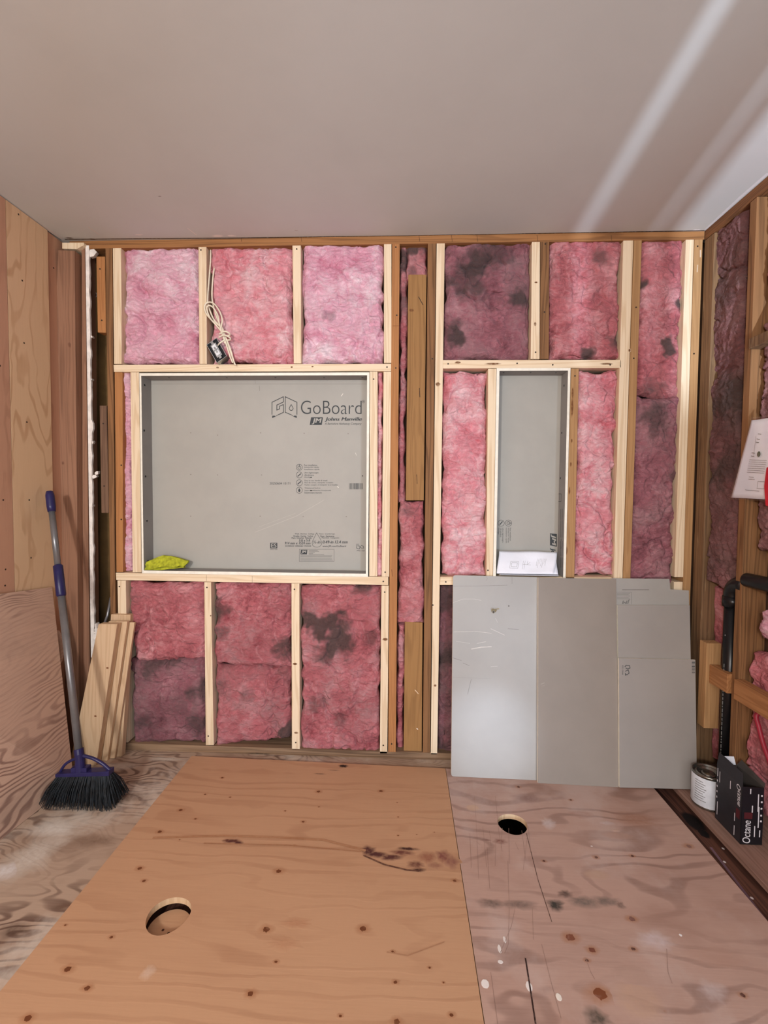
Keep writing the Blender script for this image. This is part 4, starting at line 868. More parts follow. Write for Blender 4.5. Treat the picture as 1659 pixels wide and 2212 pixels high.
wm = [('k', 1232, 2025, .020, (128, 78, 58)), ('k', 1279, 2052, .014, (122, 74, 58)), ('k', 1296, 2147, .028, (126, 72, 44)), ('k', 1288, 1852, .010, wk), ('k', 1366, 1849, .009, wk), ('k', 1175, 1860, .008, wk), ('k', 1233, 1728, .008, wk), ('k', 1368, 2050, .010, wk), ('k', 1268, 2075, .008, wk), ('k', 1365, 1985, .014, (130, 92, 82)), ('k', 1488, 1828, .014, (140, 104, 94)), ('k', 1415, 2180, .016, wk), ('k', 1604, 2150, .010, wk), ('k', 1120, 1700, .010, wk),
      ('d', 1060, 1952, .05, .02, (116, 98, 90), .7), ('d', 1120, 1954, .06, .02, (118, 100, 92), .65), ('d', 1200, 1955, .03, .022, (66, 62, 56), .9), ('d', 1220, 1931, .026, .016, (104, 84, 76), .85), ('d', 1262, 1948, .06, .022, (116, 104, 96), .7), ('d', 1310, 1948, .05, .02, (118, 104, 96), .7), ('d', 1340, 1955, .015, .015, (96, 78, 70), .6), ('d', 1290, 2200, .035, .025, (96, 84, 74), .8),
      ('d', 1080, 1818, .028, .014, (136, 96, 86), .8), ('d', 1080, 1819, .020, .009, (160, 122, 110), .9), ('d', 1050, 1815, .02, .006, (120, 84, 76), .6), ('d', 1185, 1779, .03, .03, (214, 200, 198), .6), ('d', 1310, 1778, .03, .012, (206, 190, 188), .5), ('d', 1415, 2030, .05, .03, (206, 190, 190), .6), ('d', 1540, 2140, .04, .03, (204, 188, 186), .5), ('d', 1330, 1795, .02, .008, (206, 176, 160), .6), ('d', 1375, 1770, .10, .05, (158, 112, 88), .5), ('d', 1140, 1725, .05, .03, (128, 92, 84), .4),
      ('f', 1021, 1745, .030, .020, (204, 172, 146), .7), ('f', 1288, 1890, .048, .022, (190, 158, 136), .6), ('f', 1335, 1805, .060, .020, (184, 150, 134), .6), ('f', 1255, 1760, .05, .025, (168, 132, 118), .5), ('f', 1380, 2160, .06, .05, (196, 162, 138), .5), ('f', 1550, 2070, .08, .03, (184, 148, 132), .5), ('f', 1370, 2110, .05, .03, (180, 150, 136), .5),
      ('f', 1048, 2125, .010, .011, (236, 230, 226), 1), ('f', 1143, 2131, .008, .012, (236, 230, 226), 1), ('f', 1207, 2154, .007, .009, (236, 230, 220), 1), ('f', 1090, 2030, .004, .010, (232, 226, 222), 1), ('f', 1079, 2050, .005, .012, (232, 226, 222), 1), ('f', 1081, 2078, .007, .005, (232, 226, 222), 1), ('f', 1470, 2020, .004, .004, (235, 230, 228), 1), ('f', 1278, 1828, .004, .003, (228, 220, 216), 1),
      ('s', [(1137, 1800), (1162, 1900), (1192, 1992)], .0022, (84, 58, 50), .8), ('s', [(1135, 2070), (1146, 2140), (1157, 2212)], .0038, (52, 32, 28), .9), ('s', [(1170, 2040), (1190, 2120), (1212, 2200)], 0.00120, (118, 86, 76), .4), ('s', [(1070, 1720), (1078, 1800), (1085, 1840)], 0.00120, (118, 86, 76), .4), ('s', [(1025, 1720), (1030, 1800), (1034, 1900)], 0.00090, (118, 86, 76), .4), ('s', [(1052, 1830), (1058, 1920)], 0.00120, (118, 86, 76), .4), ('s', [(1097, 1860), (1100, 1960), (1098, 2040), (1090, 2060)], 0.00132, (118, 86, 76), .4), ('s', [(1115, 1950), (1105, 2000), (1080, 2060)], 0.00120, (118, 86, 76), .4), ('s', [(1150, 1960), (1152, 2030)], 0.00120, (118, 86, 76), .4), ('s', [(1140, 1800), (1130, 1880)], 0.00090, (118, 86, 76), .4), ('s', [(1060, 2100), (1075, 2212)], 0.00108, (118, 86, 76), .4), ('s', [(1440, 2050), (1443, 2100), (1452, 2125)], 0.00150, (118, 86, 76), .4), ('s', [(1265, 2070), (1276, 2100), (1285, 2116)], 0.00120, (118, 86, 76), .4)]
wm += [('s', [(1015 + 14 * k, 1800 + 20 * math.sin(k * 2)), (1018 + 14 * k + 6 * math.sin(k), 1850 + 25 * math.cos(k * 3))], 0.00096, (118, 86, 76), .4) for k in range(10)]
rp = [(.194, -.094), (1.022, -.150), (1.030, -2.45), (.192, -2.45)]
plywood('floor_plywood', rp, F(1107, 1780), .052, 'ply_worn', .018, 'worn greyish plywood sheet with scratches and paint drops on the right of the floor', wm)
c = F(364, 1977); mb = MB(); c2 = Vector((c.x, c.y, -.056))
mb.lathe(c2, [(0.001, 0), (.057, 0), (.057, .020), (0.001, .020)], 40)
for dx, dy in ((-.012, .012), (.008, .004)): mb.disc(c2 + Vector((dx, dy - .02, .0204)), (1, 0, 0), (0, 1, 0), .004, .004, (70, 40, 26), 1, solid=.8)
tag(mb.build('plywood_plug', 'ply_new'), 'round wooden plug lying below the hole in the clean orange plywood', 'plug')
struct(MB().box((c.x - .2, -1.4, -.10), (c.x + .2, -.4, -.057)).build('floor_joist_left', 'joist'))
# right-hand gap: joist below, plywood ledge and bottom plate
mb = MB(); mb.box((1.0, -2.45, -.16), (1.16, .05, -.045))
for (x, y, r0, r1) in ((1498, 1775, .035, .06), (1520, 1800, .02, .03)): mb.disc(F(x, y, -.045), (1, 0, 0), (0, 1, 0), r0, r1, (16, 10, 10), 1, solid=.7, jag=.2)
mb.stroke([F(1535, 1830, -.045), F(1580, 1890, -.045), F(1659, 1995, -.045)], .009, (0, 0, 1), (140, 112, 130), .5)
for (x, y) in ((1562, 1833), (1565, 1862), (1624, 1940)): mb.disc(F(x, y, -.045), (1, 0, 0), (0, 1, 0), .005, .006, (230, 220, 220), 1, solid=.6)
tag(mb.build('floor_joist', 'joist'), 'dark reddish floor joist in the gap right of the worn plywood', 'joist')
mb = MB(); mb.box((1.112, -2.45, -.018), (1.345, .06, 0)); tag(mb.build('ledge_board', 'ledge', bevel=.001), 'narrow dusty plywood ledge along the right wall under the paint can', 'board')
mb = MB(); mb.box((1.262, -2.45, 0.0008), (1.348, 0, .038)); tag(mb.build('bottom_plate', 'ledge', bevel=.001), 'bottom plate of the right wall behind the black box', 'plate')

# ------------------------------------------------------------------ leaning grey sheets
def lean_sheet(name, label, corners, mat, th=.0124, notch=None, rnd=0.0, deco=None):
    """corners tl,tr,br,bl as world points of the front face"""
    tl, tr, br, bl = corners
    ex = (tr - tl).normalized(); nrm = ex.cross((tl - bl).normalized()).normalized()
    if nrm.y > 0: nrm = -nrm
    ring = [tl, tr, br, bl]
    if notch: ring = [tl] + notch + [br, bl]
    if rnd:
        out = []
        for i, p in enumerate(ring):
            a = ring[i - 1]; b = ring[(i + 1) % len(ring)]
            da = (a - p).normalized() * rnd; db = (b - p).normalized() * rnd
            for k in range(5):
                tt = k / 4; out.append(p + da * (1 - tt) ** 2 + db * tt ** 2)
        ring = out
    mb = MB(); mb.hexa(ring, [p - nrm * th for p in ring])
    for fi in range(2, len(mb.f)): mb.fm[fi] = 1
    if deco: deco(mb, nrm)
    o = mb.build(name, [mat, 'foam']); tag(o, label, 'backer board sheet', 'grey backer board sheets leaning under the tall niche')
    o['_n'] = tuple(nrm)
    return o, nrm
def planeP(tl, bl, tr, off=.0006):
    n_ = (tr - tl).cross(tl - bl).normalized()
    if n_.y > 0: n_ = -n_
    def P(x, y):
        d = ray(x, y); k = (tl + n_ * off - CAM).dot(n_) / d.dot(n_); return CAM + d * k
    return P
# pale sheet, left
YT = -.018
def onfloor(x, y): return F(x, y, .001)
A = [W(979, 1242.5, YT), W(1170, 1247, YT), onfloor(1170, 1686), onfloor(974.5, 1677)]
PA = planeP(A[0], A[3], A[1])
def decoA(mb, n):
    o = n * .0004
    for pts, wd_, c_ in ((((978, 1266), (1030, 1266), (1096, 1264)), .0022, (110, 106, 100)), (((1106, 1246), (1106, 1261)), .002, (100, 96, 90)), (((1050, 1245), (1053, 1250), (1050, 1254)), .002, (120, 116, 110)), (((1097, 1358), (1121, 1360)), .003, (96, 92, 86)), (((978, 1421), (997, 1427)), .0025, (96, 92, 86)), (((1000, 1432), (1014, 1438)), .0025, (96, 92, 86)), (((1018, 1467), (1010, 1500)), .0025, (104, 100, 94)), (((977, 1463), (1060, 1466)), .002, (150, 146, 140)), (((1090, 1471), (1155, 1477)), .0015, (210, 206, 200)), (((978, 1302), (1000, 1294), (1025, 1294), (1040, 1297)), .002, (214, 210, 204)), (((980, 1365), (1030, 1364), (1062, 1368)), .003, (212, 208, 200)), (((1018, 1402), (1040, 1398), (1062, 1397)), .006, (216, 212, 204)), (((1030, 1390), (1050, 1386)), .003, (214, 210, 204)), (((985, 1385), (1015, 1390)), .002, (212, 208, 202)), (((1060, 1358), (1090, 1372)), .004, (208, 204, 198)), (((1070, 1335), (1075, 1345)), .002, (210, 206, 200)), (((1060, 1440), (1075, 1439)), .002, (214, 212, 208)), (((1100, 1552), (1115, 1556)), .003, (214, 212, 210)), (((1020, 1611), (1030, 1611)), .002, (150, 148, 146)), (((1146, 1584), (1147, 1590)), .002, (110, 108, 104))):
        mb.stroke([PA(*p) for p in pts], wd_ * .7, n, c_, .55)
    u = Vector((1, 0, 0)); v = Vector((0, 0, 1))
    mb.disc(PA(1067, 1320), u, v, .014, .014, (120, 106, 66), .95, jag=.6, solid=.7, off=o); mb.disc(PA(1066, 1322), u, v, .006, .007, (70, 62, 40), 1, jag=.4, off=o * 2); mb.disc(PA(1075, 1315), u, v, .010, .004, (150, 138, 104), .9, jag=.5, off=o); mb.disc(PA(1099, 1309), u, v, .0035, .0035, (90, 86, 78), 1, off=o)
lean_sheet('backer_sheet', 'pale scuffed grey sheet with a brown chip, leftmost of the leaning sheets', A, 'sheet_a', rnd=.012, deco=decoA)
B = [W(1163, 1247.5, YT - .014), W(1331, 1251, YT - .014), onfloor(1336, 1700.5), onfloor(1162, 1691.5)]
PBb = planeP(B[0], B[3], B[1])
def decoB(mb, n):
    for (x, y) in ((1215, 1361), (1320, 1365), (1215, 1461), (1322, 1465), (1210, 1561)): mb.disc(PBb(x, y), (1, 0, 0), (0, 0, 1), .004, .003, (120, 110, 100), .7, off=n * .0004)
    mb.stroke([PBb(1168, 1478), PBb(1240, 1452), PBb(1290, 1432)], .004, n, (182, 172, 160), .35); mb.stroke([PBb(1170, 1482), PBb(1260, 1462)], .002, n, (182, 172, 160), .3)
lean_sheet('backer_sheet', 'tall taupe sheet in the middle of the leaning sheets', B, 'sheet_b', deco=decoB)
def tilt(pt_px, Yt): return W(*pt_px, Yt)
Cc = [W(1322, 1249, YT), W(1447, 1250, YT), onfloor(1495, 1697), onfloor(1322, 1693)]
PC = planeP(Cc[0], Cc[3], Cc[1], 0)
oC, nC = lean_sheet('backer_sheet', 'notched grey sheet with faint upside-down print at the back of the right-hand sheets', [PC(1322, 1249), PC(1447, 1250), PC(1495, 1697), PC(1322, 1693)], 'sheet_a', notch=[PC(1446, 1250.5), PC(1448, 1273), PC(1488, 1275.5)], deco=lambda mb, n: mb.stroke([PC(1344, 1274), PC(1402, 1274)], .0022, n, (96, 92, 88), .9))
mb = MB(); PC1 = planeP(Cc[0], Cc[3], Cc[1], .0006)
line_px(mb, [(1332, 1279), (1364, 1279.5), (1364, 1305)], .0012, PC1, nC)
for k in range(5): line_px(mb, [(1333, 1281.5 + k * 3), (1347, 1281.6 + k * 3), (1361 - 3 * (k % 2), 1281.8 + k * 3)], .0011, PC1, nC)
rect_text(mb, 'JM', 1344, 1295, 1361, 1304.5, PC1, 0, .2, .02, 180)
mb.build('printed_label', 'ink_soft', oC)
D2 = [PC1(1332, 1308), PC1(1490, 1308), PC1(1497, 1699), PC1(1332, 1695)]
D2 = [p + nC * .0135 for p in D2]
PD = planeP(D2[0], D2[3], D2[1], 0)
lean_sheet('backer_sheet', 'plain grey sheet whose straight top edge crosses just under the upside-down print', [PD(1334, 1307.5), PD(1490, 1307.5), PD(1497, 1700), PD(1339, 1697)], 'sheet_c')
E0 = [p + nC * .0135 for p in D2]; PE0 = planeP(E0[0], E0[3], E0[1], 0)
oE, nE = lean_sheet('backer_sheet', 'lowest grey sheet with a small code mark, in front at the right', [PE0(1337, 1422), PE0(1502, 1425.5), PE0(1505.5, 1705), PE0(1338.5, 1701)], 'sheet_c')
mb = MB(); PE = planeP(E0[0], E0[3], E0[1], .0008)
line_px(mb, [(1350, 1440), (1353, 1437), (1360, 1438), (1361, 1443), (1356, 1445), (1352, 1443)], .0025, PE, nE); line_px(mb, [(1351, 1450), (1357, 1447), (1359, 1454), (1354, 1458), (1351, 1455), (1351, 1459)], .0025, PE, nE); rect_text(mb, 'PMG-1526', 1343.5, 1437, 1346.5, 1457, PE, 0, 0, 0, -90)
for k, (w1) in enumerate((1, 2, 1, 1, 2, 1, 2, 1, 1, 2)): mb.quad([PE(1494.5, 1428 + k * 2.7), PE(1501.3, 1428 + k * 2.7), PE(1501.3, 1428 + k * 2.7 + w1 * .8), PE(1494.5, 1428 + k * 2.7 + w1 * .8)])
mb.split('printed_label', 'ink', oE)

# ------------------------------------------------------------------ left: leaning plywood, broom, lumber
bt = [F(-60, 1862, ZO + .001), F(160, 1690, ZO + .001)]
tp = [S(-60, 1291, XL + .016), S(113, 1268, XL + .016)]
ang = (tp[1] - bt[1])
mb = MB(); a = [tp[0], tp[1], bt[1], bt[0]]
# extend towards the camera past the frame
ext = (bt[0] - bt[1]); ext2 = (tp[0] - tp[1])
a[3] = bt[1] + ext * 2.2; a[0] = tp[1] + ext2 * 2.2; a[3].z = ZO + .001
nn = (a[1] - a[0]).cross(a[3] - a[0]).normalized()
if nn.x < 0: nn = -nn
mb.hexa(a, [p - nn * .012 for p in a])
def PL(x, y):
    d = ray(x, y); return CAM + d * ((a[0] - CAM).dot(nn) / d.dot(nn))
ul = (a[1] - a[0]).normalized(); vl = nn.cross(ul)
for (x, y, r0, r1, c_, al) in ((120, 1505, .02, .006, (60, 40, 30), .9), (115, 1400, .06, .08, (104, 84, 72), .4), (80, 1330, .06, .04, (104, 88, 74), .4), (40, 1310, .06, .03, (112, 92, 78), .4), (110, 1360, .03, .06, (96, 80, 70), .5), (34, 1645, .008, .014, (226, 216, 208), .9), (78, 1280, .006, .004, (50, 36, 28), .9)):
    mb.disc(PL(x, y), ul, vl, r0, r1, c_, al, jag=.4, off=nn * .0005)
mb.stroke([PL(26, 1487), PL(12, 1520), PL(5, 1580)], .003, nn, (214, 202, 192), .6)
tag(mb.build('leaning_plywood', 'ply_lean', bevel=.001), 'weathered wavy grained plywood sheet leaning against the left wall', 'plywood sheet')

# broom
hb = F(182, 1737, ZO); Yh = hb.y + .01
br = thing('broom', (hb.x, hb.y, ZO), 'navy and grey angled broom with black bristles leaning at the left wall', 'broom')
tip = S(107, 1062, XL + .035); base = W(171, 1628, Yh)
ax = (tip - base)
def bpt(x, y):      # point of the handle line nearest the sight line
    d = ray(x, y).normalized(); u = ax.normalized(); w0 = base - CAM; b_ = u.dot(d); s_ = (b_ * d.dot(w0) - u.dot(w0)) / (1 - b_ * b_); return base + u * s_
g1, g2, g3, g4 = bpt(116, 1105), bpt(126, 1222), bpt(136, 1284), bpt(171, 1628)
mb = MB(); mb.tube([tip + (tip - g1) * .02, tip, tip * .8 + g1 * .2, g1 * .75 + tip * .25, g1], lambda k: (.006, .013, .0165, .0165, .0145)[min(4, int(k * 4 + .5))], 16); mb.build('hand_grip', 'navy', br, smooth=True)
MB().tube([g1, g2], .0118, 16).build('upper_tube', 'pole', br, smooth=True)
mb = MB(); mb.tube([g2 + (g1 - g2) * .02, g2, g3, g3 + (g4 - g3) * .01], lambda k: (.012, .0175, .0175, .015)[min(3, int(k * 3 + .5))], 16); mb.build('locking_sleeve', 'navy', br, smooth=True)
MB().tube([g3, g4 + (g3 - g4) * .02], .0135, 16).build('lower_tube', 'pole', br, smooth=True)
hl = W(127, 1669, Yh); hr = W(241, 1664, Yh)
mb = MB()
mb.tube([g4 + (g3 - g4) * .03, g4, W(173, 1640, Yh), W(174, 1665, Yh)], lambda k: .0165 + .006 * max(0, k - .6), 16)
def arch(pts, r): mb.tube([W(x, y, Yh) for x, y in pts], r, 10, smooth_pts=6)
arch([(168, 1638), (155, 1642), (140, 1652), (130, 1668)], .0055); arch([(178, 1632), (200, 1638), (222, 1650), (238, 1664)], .0065)
def slab(x0, x1, ya, yb_, d):
    p = [W(x0, ya[0], Yh), W(x1, ya[1], Yh), W(x1, yb_[1], Yh), W(x0, yb_[0], Yh)]
    mb.hexa([q + Vector((0, -d, 0)) for q in p], [q + Vector((0, d, 0)) for q in p])
slab(126, 241, (1667, 1661), (1674, 1671), .017); slab(158, 192, (1655, 1655), (1670, 1668), .014)
mb.build('broom_head', 'navy', br, smooth=False, bevel=.002)
mb = MB(); random.seed(11)
for row in range(9):
    for i in range(78):
        u = (i + random.random()) / 78; v = (row + random.random()) / 9 - .5
        top = W(129 + 110 * u, 1672 - 3 * u, Yh) + Vector((0, v * .030, 0))
        ex = 102 + 162 * u + random.gauss(0, 1.5); ey = 1741 - 5 * abs(u - .4) - (10 * max(0, u - .85) / .15) + random.gauss(0, 2.0)
        e = W(ex, ey, Yh) + Vector((0, v * .11, 0)); e.z = max(e.z, ZO + .002 + .006 * random.random() + (.012 if u < .05 or u > .95 else 0))
        midp = top.lerp(e, .5) + Vector((random.gauss(0, .0015), random.gauss(0, .0015) + v * .01, 0)) + (Vector((.006 * (u - .5), 0, .004)))
        mb.tube([top, midp, e], lambda k: .0017 - .0007 * k, 4, caps=False)
bq = mb.build('bristles', 'bristle', br, smooth=True); bq['kind'] = 'stuff'

# lumber bundle
def lumber(label, tl, tr, br_, bl, th, knots=()):
    n_ = (tr - tl).cross(tl - bl).normalized()
    if n_.y > 0: n_ = -n_
    b_ = [tl, tr, br_, bl]; mb = MB(); mb.hexa(b_, [p - n_ * th for p in b_])
    for (x, y) in knots:
        d = ray(x, y); p = CAM + d * ((tl - CAM).dot(n_) / d.dot(n_)); mb.disc(p, (1, 0, 0), (0, 0, 1), .007, .005, (120, 72, 40), .9, off=n_ * .0005)
    o = mb.build('lumber_board', 'bundle', bevel=.0015); tag(o, label, 'lumber', 'loose pine boards leaning in the left corner'); return o
zf = ZO + .001
f1l, f1r = F(150, 1652, zf), F(196, 1664, zf)
f1r.y = f1l.y
yo = f1l.y
t1l, t1r = W(212.5, 1348, -.095), W(253, 1348, -.095)
lumber('front pale board of the leaning lumber bundle', t1l, t1r, f1r, f1l, .034, [(232, 1443), (206, 1547)])
def shift(p, dx, dy, dz=0): return p + Vector((dx, dy, dz))
lumber('second board of the leaning lumber bundle, edge showing behind the front one', shift(t1l, .022, .036, .002), shift(t1r, .024, .036, .002), shift(f1r, .026, .037), shift(f1l, .026, .037), .017)
lumber('third thin board of the leaning lumber bundle', shift(t1l, .044, .0565, -.008), shift(t1r, .044, .0565, -.008), shift(f1r, .048, .0555), shift(f1l, .048, .0555), .013)
t4l, t4r = W(240, 1327, -.021), W(282, 1328, -.021)
lumber('taller rear board of the leaning lumber bundle', t4l, t4r, shift(f1r, .070, .0705), shift(f1l, .070, .0705), .030)

# ------------------------------------------------------------------ right wall framing and plumbing
def rstud(label, Ya, Yb, mat, z0=.039, z1=2.255, X0=XR, X1=1.348, cat='stud', name='wall_stud', **k):
    mb = MB(); mb.box((X0, Ya, z0), (X1, Yb, z1)); o = mb.build(name, mat, bevel=.0015); return tag(o, label, cat, k.get('group', 'old studs of the right wall'))
mb = MB(); mb.box((XR, -2.8, 2.258), (1.348, -.002, ZC - .001)); tag(mb.build('top_plate', 'oldy', bevel=.0015), 'brown top plate of the right wall under the ceiling', 'plate')
rstud('weathered rough stud in the right corner', S(1531, 850, XR).y, -.003, 'weather')
ya, yb2 = S(1606, 1180, XR).y, S(1592, 1180, XR).y
r1 = rstud('brown knotty stud on the right wall beside the black drain pipe', ya, yb2, 'old')
rstud('old stud on the right wall nearest the camera', ya - .60, ya - .56, 'old')
batt('brown stained batt between the corner stud and the next stud of the right wall', ((1536, 496), (1607, 440), (1592, 1290), (1526, 1258)), 'brownwool', 31, .40, [(1560, 600, .10, .2), (1570, 850, .10, .45), (1570, 1000, .12, .4), (1575, 720, .06, -.2), (1560, 1250, .05, -.3)], Y=XR + .014, plane='X', group='pink fibreglass batts in the right wall', edge=.02, lump=.012, depth=.05)
batt('pink batt behind the black drain pipe on the right wall', ((1540, 1262), (1592, 1290), (1590, 1660), (1536, 1640)), 'rose', 32, .10, Y=XR + .05, plane='X', group='pink fibreglass batts in the right wall', edge=.012, lump=.004, fold=.004, depth=.03)
def RB(label, y0, y1, z0, z1, sd, mat='rose', dirt=.25, bl=()):
    """batt in the near bay given by its run along the wall"""
    mid = XR + .03
    def px(Y, Z):
        v = RM.transposed() @ (Vector((mid, Y, Z)) - CAM); return (CX + FPX * v.x / v.y, CY - FPX * v.z / v.y)
    return batt(label, (px(y0, z1), px(y1, z1), px(y1, z0), px(y0, z0)), mat, sd, dirt, bl, Y=mid, plane='X', group='pink fibreglass batts in the right wall', edge=.02, lump=.014, fold=.014, depth=.05)
RB('pink batt high on the right wall above the wood block', yb2 - .042, ya - .555, 1.86, 2.25, 33, 'rose', .12)
RB('dusty batt on the right wall behind the hanging paper', yb2 - .042, ya - .555, .98, 1.81, 34, 'brownwool', .15)
RB('bright pink batt low on the right wall behind the red pipe', yb2 - .042, ya - .555, .045, .62, 35, 'rose', .04)
# pink tuft poking out between
c = S(1650, 1350, XR - .005); mb = MB(); gg = []
nU, nV = 30, 20
for j in range(nV + 1):
    for i in range(nU):
        th = 2 * math.pi * i / nU; ph = math.pi * j / nV; d = Vector((math.sin(ph) * math.cos(th), math.sin(ph) * math.sin(th), math.cos(ph)))
        r_ = 1 + .35 * noise.noise(d * 1.8 + Vector((3, 1, 1))) + .18 * noise.noise(d * 5); mb.vert(c + Vector((d.x * .022, d.y * .05, d.z * .05)) * r_ + Vector((.012, -.025, 0))); gg.append(.05)
for j in range(nV):
    for i in range(nU): mb.face((j * nU + i, j * nU + (i + 1) % nU, (j + 1) * nU + (i + 1) % nU, (j + 1) * nU + i))
tag(mb.build('insulation_tuft', 'pink', smooth=True, grime=gg), 'loose pink wool tuft sticking out of the right wall below the drain pipe', 'insulation')
# fire block
pz = S(1640, 748, XR); mb = MB()
aa = [Vector((XR - .012, ya - .002, pz.z)), Vector((XR - .012, ya - .55, pz.z + .004)), Vector((XR - .012, ya - .55, pz.z + .042)), Vector((XR - .012, ya - .002, pz.z + .038))]
mb.hexa(aa, [p + Vector((.088, 0, 0)) for p in aa]); tag(mb.build('fire_block', 'weather', bevel=.003), 'rough dark wood block fixed across the right wall above the hanging paper', 'block')
# corner block and let-in blocking
p0 = S(1512, 1480, XR - .028)
zt = S(1520, 1386, XR - .028).z; zbm = S(1520, 1573, XR - .028).z
yc0 = S(1524, 1480, XR - .028).y
mb = MB(); mb.box((XR - .028, yc0, zbm), (XR + .03, yc0 + .045, zt)); o = mb.build('corner_block', 'tan', bevel=.002); tag(o, 'short orange wood block standing in the right corner behind the sheets', 'block')
def beamR(label, ylo, yhi, pt, pb, mat='orangey'):
    mb = MB(); mb.box((XR - .016, ylo, pb), (XR + .022, yhi, pt)); tag(mb.build('blocking_board', mat, bevel=.002), label, 'board', 'orange blocking boards across the right wall')
zt1 = S(1560, 1450, XR - .016).z; zb1 = S(1560, 1492, XR - .016).z
beamR('orange blocking board between the corner block and the right wall stud', yb2 + .001, yc0 - .001, zt1, zb1)
beamR('orange blocking board on the near side of the right wall stud', ya - .55, ya - .001, zt1 - .004, zb1 - .004)
# drain pipe
pc = S(1578, 1400, XR + .025); zel = S(1578, 1262, XR + .025).z
dp_ = thing('drain_pipe', (pc.x, pc.y, 0), 'black plastic drain pipe with an elbow rising in the right wall', 'pipe')
MB().tube([(pc.x, pc.y, .045), (pc.x, pc.y, zel - .05)], .026, 24).build('riser', 'abs', dp_, smooth=True)
mb = MB(); pts = [Vector((pc.x, pc.y, zel - .06))]
for k in range(9):
    an = k / 8 * math.pi / 2; pts.append(Vector((pc.x, pc.y - .05 + .05 * math.cos(an), zel - .04 + .05 * math.sin(an))))
pts.append(Vector((pc.x, ya + .01, zel + .01)))
mb.tube(pts, .030, 24); mb.tube([(pc.x, pc.y, zel - .085), (pc.x, pc.y, zel - .045)], .033, 24); mb.build('elbow', 'abs', dp_, smooth=True)
mb = MB(); zz = .16
while zz < zel - .1:
    hgt = random.choice((.006, .010, .014))
    mb.tube([(pc.x - .0262, pc.y - .006, zz), (pc.x - .0262, pc.y - .006, zz + hgt)], .0018, 5); zz += hgt + (.005 if zz < .5 else .11)
mb.build('pipe_print', 'ink_soft', dp_)
pq = S(1640, 1259, XR + .018)
MB().tube([(XR + .018, ya - .0, pq.z), (XR + .018, ya - .004, pq.z), (XR + .018, ya - .55, pq.z + .01)], .026, 24).build('branch_pipe', 'abs', dp_, smooth=True)
# red water pipe
q = [S(x, y, XR - .004) for x, y in ((1634, 1545), (1639, 1570), (1648, 1605), (1664, 1650))]
MBt = MB(); MBt.tube([q[0] + Vector((.03, 0, .02)), *q, q[-1] + Vector((0, -.06, -.10)), q[-1] + Vector((.01, -.08, -.24))], .0075, 12, smooth_pts=6)
tag(MBt.build('water_pipe', 'redpipe', smooth=True), 'red flexible water pipe bending through the low pink wool on the right', 'pipe')
# hanging paper in a plastic sleeve
XP = XR - .012
pl = [S(1623, 908, XP), S(1688, 900, XP), S(1652, 1079, XP), S(1579, 1075, XP)]
bg = thing('document_sleeve', (pl[3].x, pl[3].y, pl[3].z), 'clear plastic sleeve with white printed paper hanging on the right wall', 'papers')
sheet('paper', [pl[0], pl[1], pl[2], pl[3]], 'white', bg, 16, 16, .002, 5)
def PP2(x, y): return S(x, y, XP - .005)
mb = MB()
line_px(mb, [(1633, 942), (1628, 985)], .001, PP2, (-1, 0, 0))
for k in range(7): line_px(mb, [(1619 + 2 * 0 - k * .9, 993 + k * 4.5), (1640 - k * .9, 994 + k * 4.5), (1656 - k, 995 + k * 4.5)], .0012, PP2, (-1, 0, 0))
for x, y in ((1641, 937), (1638, 948), (1636, 955), (1627, 978), (1626, 985)): line_px(mb, [(x - 3, y), (x + 3, y + 1)], .002, PP2, (-1, 0, 0))
line_px(mb, [(1637, 1040), (1655, 1041), (1653, 1056), (1635, 1055), (1637, 1040)], .0012, PP2, (-1, 0, 0)); line_px(mb, [(1610, 1058), (1640, 1061)], .0014, PP2, (-1, 0, 0)); line_px(mb, [(1618, 1030), (1628, 1031)], .0014, PP2, (-1, 0, 0)); line_px(mb, [(1617, 1035), (1630, 1036)], .0014, PP2, (-1, 0, 0))
mb.disc(PP2(1639, 981), (0, -1, 0), (0, 0, 1), .008, .010, (60, 72, 60), 1, solid=.9, off=Vector((-.0006, 0, 0)))
mb.split('paper_print', 'ink_soft', bg)
def ofs(p, dx): return p + Vector((dx, 0, 0))
pb_ = [S(1622, 902, XP - .008), S(1692, 894, XP - .008), S(1655, 1083, XP - .008), S(1576, 1079, XP - .008)]
sheet('plastic_sleeve', pb_, 'bag', bg, 18, 18, .004, 8, .0004)
rg = MB(); rp_ = [S(1655, 1010, XP - .014), S(1700, 990, XP - .014), S(1700, 1110, XP - .014), S(1653, 1092, XP - .014)]
rr = [rp_[0], rp_[1], rp_[2], rp_[3], S(1650, 1050, XP - .014)]
rg.hexa(rr, [p + Vector((.008, 0, 0)) for p in rr]); tag(rg.build('red_pouch', 'red', bevel=.002), 'edge of a red plastic pouch beside the hanging paper', 'pouch')

# paint can
cc = F(1516, 1742, .001); cr = .054
cc = Vector((1.178, F(1516, 1748, .001).y + .035, .001))
can = thing('paint_can', cc, 'small paint can with a white label on the right-hand ledge', 'can')
hcan = .128
mb = MB(); mb.lathe(cc, [(.001, 0), (cr - .002, 0), (cr, .003), (cr, .008), (cr - .001, .010), (cr - .001, hcan - .010), (cr, hcan - .006), (cr + .001, hcan - .001), (cr - .001, hcan), (cr - .005, hcan - .002), (cr - .008, hcan - .009), (cr - .012, hcan - .010), (cr - .013, hcan - .004), (cr - .017, hcan - .004), (cr - .018, hcan - .010), (.001, hcan - .010)], 48); mb.build('can_body', 'canmetal', can, smooth=True)
mb = MB(); mb.lathe(cc, [(cr - .0002, .009), (cr + .0002, .010), (cr + .0002, hcan - .011), (cr - .0002, hcan - .010)], 48); mb.build('can_label', 'canlabel', can, smooth=True)
